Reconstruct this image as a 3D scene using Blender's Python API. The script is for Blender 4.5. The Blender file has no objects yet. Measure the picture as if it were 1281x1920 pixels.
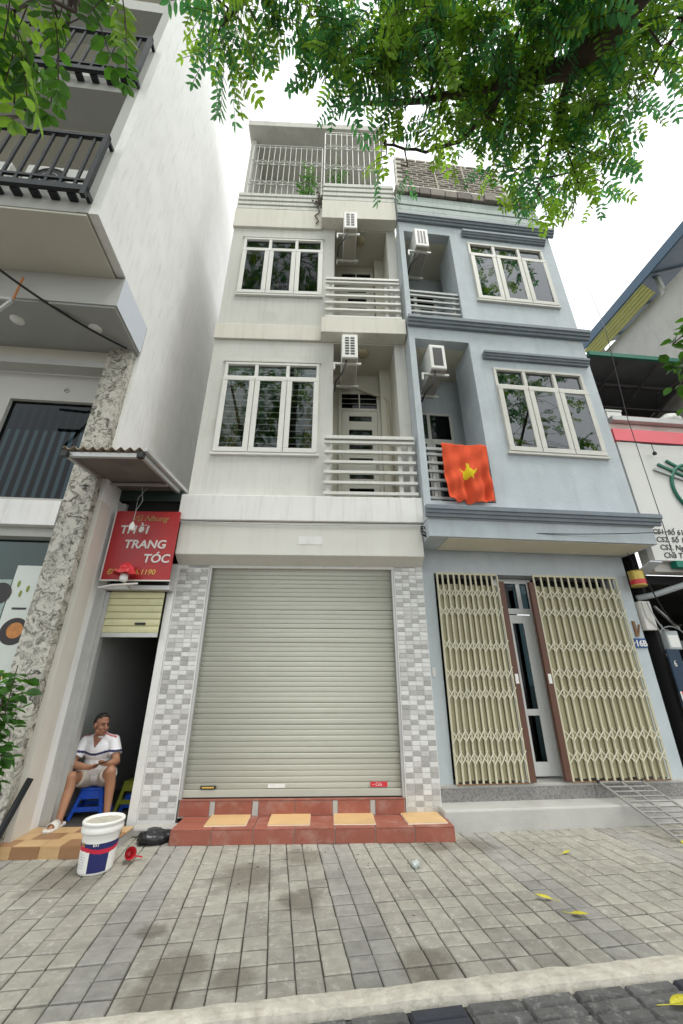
import bpy, math, random
from mathutils import Vector, Matrix, noise
random.seed(11)
R = math.radians
SC = bpy.context.scene
COL = SC.collection

# ------------------------------------------------------------------ camera, sky, sun, exposure
cam_d = bpy.data.cameras.new('camera')
cam_d.sensor_fit = 'HORIZONTAL'; cam_d.sensor_width = 36.0; cam_d.lens = 36.0 * 740 / 1281
cam_d.clip_start = 0.05; cam_d.clip_end = 3000
cam = bpy.data.objects.new('camera', cam_d); COL.objects.link(cam)
cam.location = (0, 0, 1.5); cam.rotation_euler = (R(90 + 23.5), 0, 0)
SC.camera = cam

SUN_EL, SUN_AZ = 70.0, 138.0          # soft light through thin cloud, from behind the camera
w = bpy.data.worlds.new('World'); SC.world = w; w.use_nodes = True
nt = w.node_tree; nt.nodes.clear()
sky = nt.nodes.new('ShaderNodeTexSky'); sky.sky_type = 'NISHITA'; sky.sun_disc = False
sky.sun_elevation = R(SUN_EL); sky.sun_rotation = R(SUN_AZ); sky.dust_density = 4.0; sky.air_density = 1.0
hs = nt.nodes.new('ShaderNodeHueSaturation'); hs.inputs['Saturation'].default_value = 0.18
mixc = nt.nodes.new('ShaderNodeMix'); mixc.data_type = 'RGBA'; mixc.inputs[0].default_value = 0.78
mixc.inputs[7].default_value = (11.6, 12.0, 12.2, 1)      # white cloud cover
bg = nt.nodes.new('ShaderNodeBackground'); bg.inputs['Strength'].default_value = 0.125
wo = nt.nodes.new('ShaderNodeOutputWorld')
nt.links.new(sky.outputs[0], hs.inputs['Color']); nt.links.new(hs.outputs[0], mixc.inputs[6])
nt.links.new(mixc.outputs[2], bg.inputs['Color']); nt.links.new(bg.outputs[0], wo.inputs['Surface'])
sd = bpy.data.lights.new('sun', 'SUN'); sd.energy = 1.9; sd.angle = R(26); sd.color = (1.0, 0.965, 0.91)
sun = bpy.data.objects.new('sun', sd); COL.objects.link(sun)
_az = R(SUN_AZ); _el = R(SUN_EL)
_dir = Vector((math.sin(_az) * math.cos(_el), math.cos(_az) * math.cos(_el), math.sin(_el)))   # towards the sun
sun.rotation_euler = (-_dir).to_track_quat('-Z', 'Y').to_euler()
vs = SC.view_settings
vs.view_transform = 'Standard'; vs.look = 'None'; vs.exposure = 0.45; vs.gamma = 1.0; vs.use_curve_mapping = False

# ------------------------------------------------------------------ materials
MATS = {}
def mat(name, col, rough=0.7, var=0.12, scale=3.0, bump=0.0, bscale=40.0, streak=0.0, scol=(0.08, 0.07, 0.05),
        sscale=(5, 5, 0.5), stain=0.0, stcol=(0.1, 0.09, 0.07), stscale=1.5, strange=(0.55, 0.75), metal=0.0, spec=0.4, rnd=0.0, rot=None, shift=True, hvar=0.0):
    m = bpy.data.materials.new(name); m.use_nodes = True
    n = m.node_tree.nodes; L = m.node_tree.links; b = n['Principled BSDF']
    b.inputs['Roughness'].default_value = rough; b.inputs['Metallic'].default_value = metal
    b.inputs['Specular IOR Level'].default_value = spec
    tc = n.new('ShaderNodeTexCoord'); oi = n.new('ShaderNodeObjectInfo')
    vec = tc.outputs['Object']
    if shift:
        mu = n.new('ShaderNodeMath'); mu.operation = 'MULTIPLY'; mu.inputs[1].default_value = 53.0
        L.new(oi.outputs['Random'], mu.inputs[0])
        ad = n.new('ShaderNodeVectorMath'); ad.operation = 'ADD'
        L.new(vec, ad.inputs[0]); L.new(mu.outputs[0], ad.inputs[1]); vec = ad.outputs[0]
    no = n.new('ShaderNodeTexNoise'); no.inputs['Scale'].default_value = scale; no.inputs['Detail'].default_value = 7; no.inputs['Roughness'].default_value = 0.6
    L.new(vec, no.inputs['Vector'])
    mr = n.new('ShaderNodeMapRange'); mr.inputs[1].default_value = 0.25; mr.inputs[2].default_value = 0.75
    mr.inputs[3].default_value = 1 - var; mr.inputs[4].default_value = 1 + var
    L.new(no.outputs['Fac'], mr.inputs[0]); val = mr.outputs[0]
    if rnd:
        m2 = n.new('ShaderNodeMapRange'); m2.inputs[3].default_value = 1 - rnd; m2.inputs[4].default_value = 1 + rnd
        L.new(oi.outputs['Random'], m2.inputs[0])
        mm = n.new('ShaderNodeMath'); mm.operation = 'MULTIPLY'; L.new(val, mm.inputs[0]); L.new(m2.outputs[0], mm.inputs[1]); val = mm.outputs[0]
    h = n.new('ShaderNodeHueSaturation'); h.inputs['Color'].default_value = (*col, 1); L.new(val, h.inputs['Value'])
    if hvar:
        m3 = n.new('ShaderNodeMapRange'); m3.inputs[3].default_value = 0.5 - hvar; m3.inputs[4].default_value = 0.5 + hvar
        L.new(oi.outputs['Random'], m3.inputs[0]); L.new(m3.outputs[0], h.inputs['Hue'])
    out = h.outputs[0]
    def over(fac, c, out):
        mx = n.new('ShaderNodeMix'); mx.data_type = 'RGBA'; L.new(fac, mx.inputs[0]); L.new(out, mx.inputs[6]); mx.inputs[7].default_value = (*c, 1)
        return mx.outputs[2]
    if streak:
        mp = n.new('ShaderNodeMapping'); mp.inputs['Scale'].default_value = sscale
        if rot: mp.inputs['Rotation'].default_value = rot
        L.new(vec, mp.inputs['Vector'])
        s = n.new('ShaderNodeTexNoise'); s.inputs['Scale'].default_value = 1.6; s.inputs['Detail'].default_value = 6; s.inputs['Roughness'].default_value = 0.65
        L.new(mp.outputs[0], s.inputs['Vector'])
        r = n.new('ShaderNodeMapRange'); r.inputs[1].default_value = 0.5; r.inputs[2].default_value = 0.8; r.inputs[4].default_value = streak
        L.new(s.outputs['Fac'], r.inputs[0]); out = over(r.outputs[0], scol, out)
    if stain:
        s = n.new('ShaderNodeTexNoise'); s.inputs['Scale'].default_value = stscale; s.inputs['Detail'].default_value = 8; s.inputs['Roughness'].default_value = 0.7
        L.new(vec, s.inputs['Vector'])
        r = n.new('ShaderNodeMapRange'); r.inputs[1].default_value = strange[0]; r.inputs[2].default_value = strange[1]; r.inputs[4].default_value = stain
        L.new(s.outputs['Fac'], r.inputs[0]); out = over(r.outputs[0], stcol, out)
    L.new(out, b.inputs['Base Color'])
    rr = n.new('ShaderNodeMapRange'); rr.inputs[3].default_value = max(0.02, rough - 0.12); rr.inputs[4].default_value = min(1, rough + 0.12)
    L.new(no.outputs['Fac'], rr.inputs[0]); L.new(rr.outputs[0], b.inputs['Roughness'])
    if bump:
        bn = n.new('ShaderNodeTexNoise'); bn.inputs['Scale'].default_value = bscale; bn.inputs['Detail'].default_value = 5
        L.new(vec, bn.inputs['Vector'])
        bp = n.new('ShaderNodeBump'); bp.inputs['Strength'].default_value = bump; bp.inputs['Distance'].default_value = 0.01
        L.new(bn.outputs['Fac'], bp.inputs['Height']); L.new(bp.outputs[0], b.inputs['Normal'])
    MATS[name] = m
    return m

def glass(name, tint=(0.55, 0.62, 0.6), ior=1.9, wave=0.02):
    m = bpy.data.materials.new(name); m.use_nodes = True
    n = m.node_tree.nodes; L = m.node_tree.links; n.clear()
    o = n.new('ShaderNodeOutputMaterial'); mx = n.new('ShaderNodeMixShader')
    tr = n.new('ShaderNodeBsdfTransparent'); tr.inputs[0].default_value = (*tint, 1)
    gl = n.new('ShaderNodeBsdfGlossy'); gl.inputs['Roughness'].default_value = 0.015; gl.inputs['Color'].default_value = (0.95, 0.97, 1, 1)
    fr = n.new('ShaderNodeFresnel'); fr.inputs[0].default_value = ior
    tc = n.new('ShaderNodeTexCoord'); bn = n.new('ShaderNodeTexNoise'); bn.inputs['Scale'].default_value = 2.2
    L.new(tc.outputs['Object'], bn.inputs['Vector'])
    bp = n.new('ShaderNodeBump'); bp.inputs['Strength'].default_value = wave; bp.inputs['Distance'].default_value = 0.1
    L.new(bn.outputs['Fac'], bp.inputs['Height']); L.new(bp.outputs[0], gl.inputs['Normal'])
    L.new(fr.outputs[0], mx.inputs[0]); L.new(tr.outputs[0], mx.inputs[1]); L.new(gl.outputs[0], mx.inputs[2]); L.new(mx.outputs[0], o.inputs[0])
    MATS[name] = m; return m

def leafmat(name, col, tcol, rnd=0.5, spec=0.35):
    m = bpy.data.materials.new(name); m.use_nodes = True
    n = m.node_tree.nodes; L = m.node_tree.links; n.clear()
    o = n.new('ShaderNodeOutputMaterial'); p = n.new('ShaderNodeBsdfPrincipled'); p.inputs['Roughness'].default_value = 0.42
    p.inputs['Specular IOR Level'].default_value = spec
    t = n.new('ShaderNodeBsdfTranslucent'); mx = n.new('ShaderNodeMixShader'); mx.inputs[0].default_value = 0.58
    tc = n.new('ShaderNodeTexCoord'); no = n.new('ShaderNodeTexNoise'); no.inputs['Scale'].default_value = 2.6; no.inputs['Detail'].default_value = 4
    n2 = n.new('ShaderNodeTexNoise'); n2.inputs['Scale'].default_value = 19; n2.inputs['Detail'].default_value = 2
    L.new(tc.outputs['Object'], no.inputs['Vector']); L.new(tc.outputs['Object'], n2.inputs['Vector'])
    ad = n.new('ShaderNodeMath'); L.new(no.outputs['Fac'], ad.inputs[0]); L.new(n2.outputs['Fac'], ad.inputs[1])
    mr = n.new('ShaderNodeMapRange'); mr.inputs[1].default_value = 0.65; mr.inputs[2].default_value = 1.35; mr.inputs[3].default_value = 1 - rnd; mr.inputs[4].default_value = 1 + rnd
    L.new(ad.outputs[0], mr.inputs[0])
    for c, sh in ((col, p.inputs['Base Color']), (tcol, t.inputs['Color'])):
        h = n.new('ShaderNodeHueSaturation'); h.inputs['Color'].default_value = (*c, 1); L.new(mr.outputs[0], h.inputs['Value']); L.new(h.outputs[0], sh)
    L.new(p.outputs[0], mx.inputs[1]); L.new(t.outputs[0], mx.inputs[2]); L.new(mx.outputs[0], o.inputs[0])
    MATS[name] = m; return m

mat('plaster_cream', (0.605, 0.598, 0.565), 0.85, 0.06, 1.2, 0.25, 60, streak=0.38, scol=(0.32, 0.3, 0.26), sscale=(7, 7, 0.4), stain=0.4, stcol=(0.4, 0.375, 0.32), stscale=1.6, shift=False)
mat('rim_white', (0.76, 0.75, 0.73), 0.7, 0.04, 2, 0.08, 50, streak=0.4, scol=(0.36, 0.33, 0.3), sscale=(9, 9, 0.6), shift=False)
mat('rim_cream', (0.67, 0.655, 0.6), 0.65, 0.05, 2, 0.05, 50, streak=0.25, scol=(0.4, 0.36, 0.3), sscale=(6, 6, 0.4), shift=False)
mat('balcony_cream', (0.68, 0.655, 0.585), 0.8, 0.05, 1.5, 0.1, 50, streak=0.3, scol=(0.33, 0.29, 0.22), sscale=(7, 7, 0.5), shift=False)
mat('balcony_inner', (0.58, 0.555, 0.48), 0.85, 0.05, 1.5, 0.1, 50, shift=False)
mat('parapet_band', (0.62, 0.62, 0.58), 0.8, 0.08, 2, 0.1, 40, streak=0.5, scol=(0.25, 0.24, 0.21), sscale=(10, 10, 0.8), shift=False)
mat('pier_blue_lit', (0.53, 0.585, 0.61), 0.85, 0.07, 3, 0.3, 45, streak=0.3, scol=(0.42, 0.45, 0.46), sscale=(5, 5, 0.5), shift=False)  # same house plaster, lightened: brighter light on the piers is in the colour
mat('plaster_blue', (0.495, 0.54, 0.572), 0.85, 0.09, 2.6, 0.35, 45, streak=0.45, scol=(0.36, 0.395, 0.42), sscale=(6, 6, 0.45), stain=0.45, stcol=(0.58, 0.615, 0.63), stscale=2.6, shift=False)
mat('blue_trim', (0.185, 0.215, 0.245), 0.6, 0.15, 4, 0.1, 40, streak=0.4, scol=(0.28, 0.31, 0.33), sscale=(6, 6, 1.0), shift=False)
mat('parapet_blue', (0.45, 0.505, 0.49), 0.85, 0.1, 2, 0.2, 40, streak=0.55, scol=(0.2, 0.22, 0.2), sscale=(7, 7, 0.8), shift=False)
mat('soffit_beige', (0.72, 0.675, 0.55), 0.85, 0.06, 2, 0.05, stain=0.25, stcol=(0.35, 0.3, 0.2), shift=False)
mat('white_metal', (0.74, 0.735, 0.71), 0.45, 0.04, 6, rnd=0.03)
mat('rail_paint', (0.66, 0.655, 0.62), 0.45, 0.06, 8, streak=0.25, scol=(0.35, 0.3, 0.22), sscale=(12, 12, 3))
mat('rail_grey', (0.4, 0.42, 0.42), 0.5, 0.15, 8, streak=0.5, scol=(0.22, 0.2, 0.18), sscale=(8, 8, 4))
mat('window_frame', (0.70, 0.69, 0.655), 0.4, 0.04, 5, rnd=0.02)
mat('window_frame_beige', (0.62, 0.605, 0.56), 0.45, 0.06, 5, rnd=0.02, streak=0.2, scol=(0.35, 0.3, 0.22))
mat('bar_steel', (0.34, 0.34, 0.3), 0.4, 0.08, 8, metal=0.3)
mat('curtain_gold', (0.33, 0.24, 0.09), 0.9, 0.15, 6)
mat('curtain_dark', (0.022, 0.03, 0.03), 0.9, 0.15, 6)
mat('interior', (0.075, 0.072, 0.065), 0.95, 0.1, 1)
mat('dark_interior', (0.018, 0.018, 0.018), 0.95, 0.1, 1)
mat('roof_concrete', (0.6, 0.585, 0.55), 0.9, 0.1, 1.5, 0.2, 30, streak=0.4, scol=(0.3, 0.28, 0.25))
mat('shutter', (0.475, 0.475, 0.405), 0.42, 0.03, 2.5, rnd=0.025, streak=0.12, scol=(0.3, 0.3, 0.24), spec=0.5)
mat('shutter_cream', (0.62, 0.6, 0.36), 0.45, 0.05, 2.5, rnd=0.03, streak=0.25, scol=(0.3, 0.27, 0.14))
mat('mosaic_white', (0.68, 0.675, 0.655), 0.3, 0.05, 8, rnd=0.05, spec=0.5)
mat('mosaic_pale', (0.56, 0.55, 0.525), 0.3, 0.08, 10, rnd=0.07, spec=0.5)
mat('mosaic_grey', (0.40, 0.39, 0.375), 0.3, 0.12, 14, rnd=0.12, spec=0.5)
mat('grout', (0.72, 0.71, 0.69), 0.9, 0.05)
mat('red_tile', (0.29, 0.092, 0.062), 0.5, 0.14, 6, rnd=0.1, stain=0.65, stcol=(0.42, 0.28, 0.235), stscale=4, strange=(0.5, 0.72))
mat('cement', (0.42, 0.41, 0.385), 0.9, 0.12, 4, 0.4, 60, stain=0.3, stcol=(0.25, 0.23, 0.2))
mat('step_concrete', (0.47, 0.46, 0.435), 0.9, 0.1, 2.5, 0.25, 50, streak=0.25, scol=(0.3, 0.29, 0.26), sscale=(2, 2, 5), stain=0.3, stcol=(0.3, 0.29, 0.26), shift=False)
mat('granite', (0.26, 0.25, 0.24), 0.45, 0.5, 55, stain=0.6, stcol=(0.09, 0.085, 0.08), stscale=38, strange=(0.5, 0.6))
mat('wood_board', (0.62, 0.41, 0.2), 0.55, 0.14, 3, rnd=0.06, streak=0.4, scol=(0.42, 0.25, 0.1), sscale=(2, 22, 22))
mat('wood_edge', (0.8, 0.72, 0.58), 0.8, 0.08)
mat('wood_tile_a', (0.55, 0.36, 0.18), 0.45, 0.14, 4, rnd=0.1, streak=0.4, scol=(0.36, 0.2, 0.09), sscale=(3, 20, 20))
mat('wood_tile_b', (0.33, 0.18, 0.09), 0.45, 0.14, 4, rnd=0.1, streak=0.4, scol=(0.22, 0.11, 0.05), sscale=(3, 20, 20))
mat('gate_beige', (0.56, 0.525, 0.38), 0.55, 0.07, 4, rnd=0.04, streak=0.25, scol=(0.3, 0.25, 0.12))
mat('gate_sheet', (0.375, 0.345, 0.215), 0.6, 0.1, 4, rnd=0.06, streak=0.4, scol=(0.2, 0.17, 0.08), sscale=(10, 10, 0.7))
mat('gate_link', (0.66, 0.63, 0.5), 0.45, 0.07, 6, rnd=0.05)
mat('gate_brown', (0.115, 0.052, 0.034), 0.5, 0.12, 6, streak=0.3, scol=(0.09, 0.04, 0.03))
mat('aluminium_white', (0.78, 0.78, 0.77), 0.35, 0.03, 4)
mat('pave_light', (0.33, 0.314, 0.27), 0.85, 0.2, 11, 0.7, 45, rnd=0.12, stain=0.75, stcol=(0.5, 0.48, 0.43), stscale=15, strange=(0.54, 0.68), hvar=0.016)
mat('pave_dark', (0.29, 0.278, 0.255), 0.82, 0.2, 11, 0.7, 45, rnd=0.12, stain=0.55, stcol=(0.4, 0.385, 0.35), stscale=13, strange=(0.55, 0.72))
mat('joint_sand', (0.08, 0.073, 0.062), 0.95, 0.3, 14, 0.4, 90)
mat('kerb_cement', (0.56, 0.525, 0.45), 0.9, 0.22, 12, 1.0, 26, stain=0.7, stcol=(0.36, 0.32, 0.25), stscale=11, strange=(0.52, 0.7), shift=False)
mat('road_paver', (0.115, 0.113, 0.11), 0.75, 0.35, 9, 1.0, 40, rnd=0.1, stain=0.75, stcol=(0.36, 0.355, 0.345), stscale=16, strange=(0.54, 0.68))
mat('road_paver_black', (0.04, 0.043, 0.055), 0.6, 0.2, 9, 0.3, 40, rnd=0.1)
mat('ground_far', (0.28, 0.27, 0.25), 0.95, 0.15, 0.6, 0.2, 20)
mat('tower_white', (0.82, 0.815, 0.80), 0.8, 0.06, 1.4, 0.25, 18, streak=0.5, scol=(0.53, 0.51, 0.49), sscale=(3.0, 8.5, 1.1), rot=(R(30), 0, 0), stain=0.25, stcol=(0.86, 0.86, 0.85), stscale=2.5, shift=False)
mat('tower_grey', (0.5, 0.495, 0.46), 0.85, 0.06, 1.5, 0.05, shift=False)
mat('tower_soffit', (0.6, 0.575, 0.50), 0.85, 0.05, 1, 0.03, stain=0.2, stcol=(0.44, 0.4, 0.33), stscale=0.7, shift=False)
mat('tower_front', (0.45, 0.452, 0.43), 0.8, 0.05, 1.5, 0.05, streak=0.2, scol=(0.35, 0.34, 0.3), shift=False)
mat('panel_bluewhite', (0.62, 0.655, 0.72), 0.5, 0.03, 2)
mat('stone_clad', (0.6, 0.58, 0.53), 0.5, 0.1, 4, 0.5, 30, shift=False)
mat('pilaster_cream', (0.66, 0.625, 0.56), 0.75, 0.05, 1.5, 0.1, streak=0.2, scol=(0.45, 0.38, 0.32), shift=False)
mat('black_metal', (0.012, 0.015, 0.018), 0.6, 0.15, 8)
mat('ac_white', (0.75, 0.75, 0.72), 0.5, 0.05, 6, rnd=0.04, streak=0.2, scol=(0.4, 0.37, 0.3))
mat('ac_under', (0.4, 0.37, 0.33), 0.7, 0.15, 8)
mat('black_plastic', (0.018, 0.018, 0.02), 0.5, 0.1, 8)
mat('sign_red', (0.36, 0.018, 0.02), 0.4, 0.14, 2.5, stain=0.4, stcol=(0.22, 0.03, 0.03), stscale=2)
mat('letter_silver', (0.62, 0.58, 0.55), 0.4, 0.1, 9)
mat('letter_gold', (0.62, 0.42, 0.09), 0.4, 0.1, 9)
mat('letter_olive', (0.36, 0.25, 0.08), 0.5, 0.1, 9)
mat('alu_grey', (0.5, 0.5, 0.49), 0.45, 0.08, 6, metal=0.35, streak=0.2, scol=(0.25, 0.22, 0.18))
mat('rust', (0.24, 0.13, 0.07), 0.8, 0.3, 6, 0.2)
mat('fibre_sheet', (0.26, 0.205, 0.15), 0.85, 0.25, 5, 0.3, stain=0.6, stcol=(0.1, 0.075, 0.05), stscale=4)
mat('fibre_under_shaded', (0.17, 0.15, 0.135), 0.8, 0.2, 5, 0.2, stain=0.5, stcol=(0.16, 0.08, 0.07), stscale=4)  # base colour darkened to hold the backlit shade of the awning underside
mat('bulb_white', (0.88, 0.88, 0.85), 0.3, 0.02)
mat('lamp_red', (0.6, 0.04, 0.05), 0.35, 0.1, 8)
mat('door_beige', (0.56, 0.54, 0.48), 0.5, 0.05, 4)
mat('lamp_dish', (0.42, 0.36, 0.24), 0.5, 0.1, 6)
mat('pipe_cream', (0.5, 0.45, 0.35), 0.6, 0.1, 6)
mat('brick', (0.30, 0.27, 0.235), 0.9, 0.25, 9, 0.4, 40, rnd=0.3)
mat('mortar', (0.74, 0.715, 0.66), 0.95, 0.15, 9, 0.4, 40)
mat('clay', (0.19, 0.165, 0.145), 0.85, 0.3, 8, 0.3, rnd=0.35)
mat('flag_red', (0.68, 0.1, 0.045), 0.95, 0.06, 6, spec=0.05)
mat('flag_yellow', (0.72, 0.58, 0.03), 0.95, 0.06, 6, spec=0.05)
mat('sign_white', (0.66, 0.655, 0.63), 0.5, 0.04, 2, stain=0.15, stcol=(0.5, 0.48, 0.45))
mat('sign_pink', (0.8, 0.16, 0.19), 0.5, 0.05, 3)
mat('sign_green', (0.0, 0.16, 0.11), 0.5, 0.06, 3)
mat('green_paint', (0.02, 0.15, 0.1), 0.5, 0.12, 5)
mat('letter_black', (0.03, 0.03, 0.035), 0.5, 0.05)
mat('plate_blue', (0.012, 0.075, 0.24), 0.35, 0.06)
mat('truss_red', (0.22, 0.03, 0.04), 0.6, 0.15)
mat('truss_dark', (0.06, 0.05, 0.055), 0.6, 0.2)
mat('tarp_dark', (0.03, 0.05, 0.045), 0.8, 0.2, 3)
mat('roof_sheet_dark', (0.11, 0.115, 0.12), 0.6, 0.15, 3)
mat('roof_sheet_blue', (0.07, 0.125, 0.19), 0.5, 0.15, 2, streak=0.3, scol=(0.03, 0.05, 0.08))
mat('fascia_yellow', (0.5, 0.48, 0.16), 0.5, 0.1, 4, streak=0.4, scol=(0.12, 0.16, 0.12), sscale=(1, 1, 14))
mat('wall_weathered', (0.58, 0.56, 0.52), 0.9, 0.12, 1.2, 0.2, 30, streak=0.6, scol=(0.27, 0.26, 0.23), sscale=(2, 2, 0.5), stain=0.4, stcol=(0.36, 0.34, 0.3), stscale=1.2, shift=False)
mat('pvc_grey', (0.38, 0.41, 0.42), 0.35, 0.08)
mat('tin_gold', (0.5, 0.38, 0.09), 0.35, 0.15, 12, metal=0.4, stain=0.5, stcol=(0.3, 0.05, 0.04), stscale=9)
mat('bark', (0.075, 0.055, 0.045), 0.9, 0.35, 14, 0.8, 30)
leafmat('leaf_canopy', (0.07, 0.155, 0.035), (0.34, 0.58, 0.045))
leafmat('leaf_canopy_deep', (0.042, 0.115, 0.055), (0.12, 0.38, 0.11))
leafmat('leaf_near', (0.042, 0.11, 0.026), (0.09, 0.24, 0.02))
leafmat('leaf_shrub', (0.045, 0.13, 0.03), (0.09, 0.26, 0.02), spec=0.6)
leafmat('leaf_terrace', (0.06, 0.15, 0.06), (0.12, 0.28, 0.05))
mat('leaf_yellow', (0.62, 0.55, 0.05), 0.5, 0.15, 20)
mat('skin', (0.36, 0.18, 0.105), 0.5, 0.1, 9, 0.05, 90)
mat('skin_face', (0.30, 0.135, 0.085), 0.5, 0.1, 14, 0.05, 90)
mat('hair', (0.018, 0.015, 0.013), 0.5, 0.2, 60)
mat('eye_dark', (0.02, 0.014, 0.012), 0.3, 0.1)
mat('lip', (0.3, 0.11, 0.09), 0.5, 0.1)
mat('shirt_white', (0.78, 0.77, 0.8), 0.85, 0.04, 8, 0.2, 25)
mat('shirt_navy', (0.035, 0.045, 0.12), 0.85, 0.1, 8)
mat('shirt_red', (0.5, 0.09, 0.09), 0.85, 0.1, 8)
mat('shorts_beige', (0.5, 0.455, 0.405), 0.85, 0.08, 10, 0.3, 25)
mat('sandal_white', (0.72, 0.69, 0.64), 0.6, 0.06, 9)
mat('phone', (0.012, 0.012, 0.014), 0.15, 0.02)
mat('stool_blue', (0.015, 0.085, 0.52), 0.35, 0.05, 6)
mat('stool_olive', (0.2, 0.23, 0.02), 0.4, 0.08, 6)
mat('bucket_white', (0.8, 0.79, 0.75), 0.4, 0.05, 6, stain=0.25, stcol=(0.55, 0.5, 0.42), stscale=6)
mat('bucket_navy', (0.02, 0.025, 0.12), 0.4, 0.06)
mat('bucket_red', (0.55, 0.02, 0.05), 0.4, 0.06)
mat('bucket_text', (0.45, 0.47, 0.55), 0.5, 0.05)
mat('cement_grey', (0.47, 0.44, 0.37), 0.9, 0.15, 14, 0.5)
mat('cup_red', (0.62, 0.045, 0.06), 0.25, 0.06)
mat('bag_black', (0.02, 0.021, 0.023), 0.28, 0.2, 8, 0.4, 20)
mat('litter', (0.5, 0.55, 0.52), 0.5, 0.3, 30, stain=0.7, stcol=(0.05, 0.12, 0.09), stscale=25)
mat('poster_white', (0.6, 0.64, 0.6), 0.5, 0.05)
mat('poster_dark', (0.03, 0.025, 0.025), 0.5, 0.1)
mat('poster_orange', (0.5, 0.2, 0.05), 0.5, 0.3, 20)
mat('shop_green', (0.3, 0.38, 0.35), 0.6, 0.08)
mat('shop_grey', (0.36, 0.37, 0.36), 0.7, 0.08)
mat('orange_pole', (0.55, 0.22, 0.08), 0.5, 0.1)
mat('sticker_white', (0.78, 0.77, 0.74), 0.5, 0.1, 30)
mat('rod_grey', (0.27, 0.26, 0.245), 0.55, 0.2, 12, stain=0.5, stcol=(0.62, 0.6, 0.56), stscale=9)
mat('banner_navy', (0.015, 0.035, 0.07), 0.4, 0.1)
mat('banner_orange', (0.6, 0.2, 0.02), 0.5, 0.1)
glass('glass_window', (0.75, 0.79, 0.77), 1.36, 0.004)
glass('glass_mirror', (0.62, 0.67, 0.67), 1.95, 0.004)
glass('glass_dark', (0.12, 0.16, 0.17), 1.3, 0.004)
glass('glass_shop', (0.3, 0.42, 0.38), 1.5, 0.01)
M = MATS

# cracked-marble cladding: pale chips divided by dark wandering seams
def stone_nodes(m):
    n = m.node_tree.nodes; L = m.node_tree.links; b = n['Principled BSDF']
    tc = n.new('ShaderNodeTexCoord'); no = n.new('ShaderNodeTexNoise'); no.inputs['Scale'].default_value = 5; no.inputs['Detail'].default_value = 4
    L.new(tc.outputs['Object'], no.inputs['Vector'])
    mixv = n.new('ShaderNodeVectorMath'); mixv.operation = 'MULTIPLY_ADD'; mixv.inputs[1].default_value = (0.35, 0.35, 0.35)
    L.new(no.outputs['Color'], mixv.inputs[0]); L.new(tc.outputs['Object'], mixv.inputs[2])
    cr = n.new('ShaderNodeValToRGB'); cr.color_ramp.elements[0].position = 0.33; cr.color_ramp.elements[0].color = (0.03, 0.028, 0.022, 1)
    cr.color_ramp.elements[1].position = 0.56; cr.color_ramp.elements[1].color = (0.54, 0.515, 0.45, 1)
    e = cr.color_ramp.elements.new(0.42); e.color = (0.24, 0.225, 0.19, 1)
    n3 = n.new('ShaderNodeTexNoise'); n3.inputs['Scale'].default_value = 10.5; n3.inputs['Detail'].default_value = 5; n3.inputs['Distortion'].default_value = 1.3; n3.inputs['Roughness'].default_value = 0.6
    L.new(mixv.outputs[0], n3.inputs['Vector']); L.new(n3.outputs['Fac'], cr.inputs[0]); L.new(cr.outputs[0], b.inputs['Base Color'])
    bp = n.new('ShaderNodeBump'); bp.inputs['Strength'].default_value = 0.8; bp.inputs['Distance'].default_value = 0.02
    L.new(n3.outputs['Fac'], bp.inputs['Height']); L.new(bp.outputs[0], b.inputs['Normal'])
stone_nodes(M['stone_clad'])

# paving: dirt that runs across the joints and a few spilled-water stains, placed on the ground itself
def ground_dirt(m, spots):
    n = m.node_tree.nodes; L = m.node_tree.links; b = n['Principled BSDF']
    src = b.inputs['Base Color'].links[0].from_socket
    ge = n.new('ShaderNodeNewGeometry'); pos = ge.outputs['Position']
    no = n.new('ShaderNodeTexNoise'); no.inputs['Scale'].default_value = 1.1; no.inputs['Detail'].default_value = 6; no.inputs['Roughness'].default_value = 0.65; L.new(pos, no.inputs['Vector'])
    mr = n.new('ShaderNodeMapRange'); mr.inputs[1].default_value = .3; mr.inputs[2].default_value = .72; mr.inputs[3].default_value = 1.16; mr.inputs[4].default_value = .74; L.new(no.outputs['Fac'], mr.inputs[0])
    h = n.new('ShaderNodeHueSaturation'); L.new(src, h.inputs['Color']); L.new(mr.outputs[0], h.inputs['Value'])
    n2 = n.new('ShaderNodeTexNoise'); n2.inputs['Scale'].default_value = 5; n2.inputs['Detail'].default_value = 7; n2.inputs['Roughness'].default_value = .7; L.new(pos, n2.inputs['Vector'])
    tot = None
    for (x, y, r) in spots:
        d = n.new('ShaderNodeVectorMath'); d.operation = 'DISTANCE'; L.new(pos, d.inputs[0]); d.inputs[1].default_value = (x, y, 0)
        a = n.new('ShaderNodeMath'); a.operation = 'MULTIPLY_ADD'; a.inputs[1].default_value = -1 / r; a.inputs[2].default_value = .75; L.new(d.outputs['Value'], a.inputs[0])
        c = n.new('ShaderNodeMath'); L.new(a.outputs[0], c.inputs[0]); L.new(n2.outputs['Fac'], c.inputs[1])
        e = n.new('ShaderNodeMapRange'); e.inputs[1].default_value = .5; e.inputs[2].default_value = .85; e.inputs[4].default_value = .55; L.new(c.outputs[0], e.inputs[0])
        if tot is None: tot = e.outputs[0]
        else:
            q = n.new('ShaderNodeMath'); q.operation = 'MAXIMUM'; L.new(tot, q.inputs[0]); L.new(e.outputs[0], q.inputs[1]); tot = q.outputs[0]
    mx = n.new('ShaderNodeMix'); mx.data_type = 'RGBA'; L.new(tot, mx.inputs[0]); L.new(h.outputs[0], mx.inputs[6]); mx.inputs[7].default_value = (.095, .078, .055, 1)
    L.new(mx.outputs[2], b.inputs['Base Color'])
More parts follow.
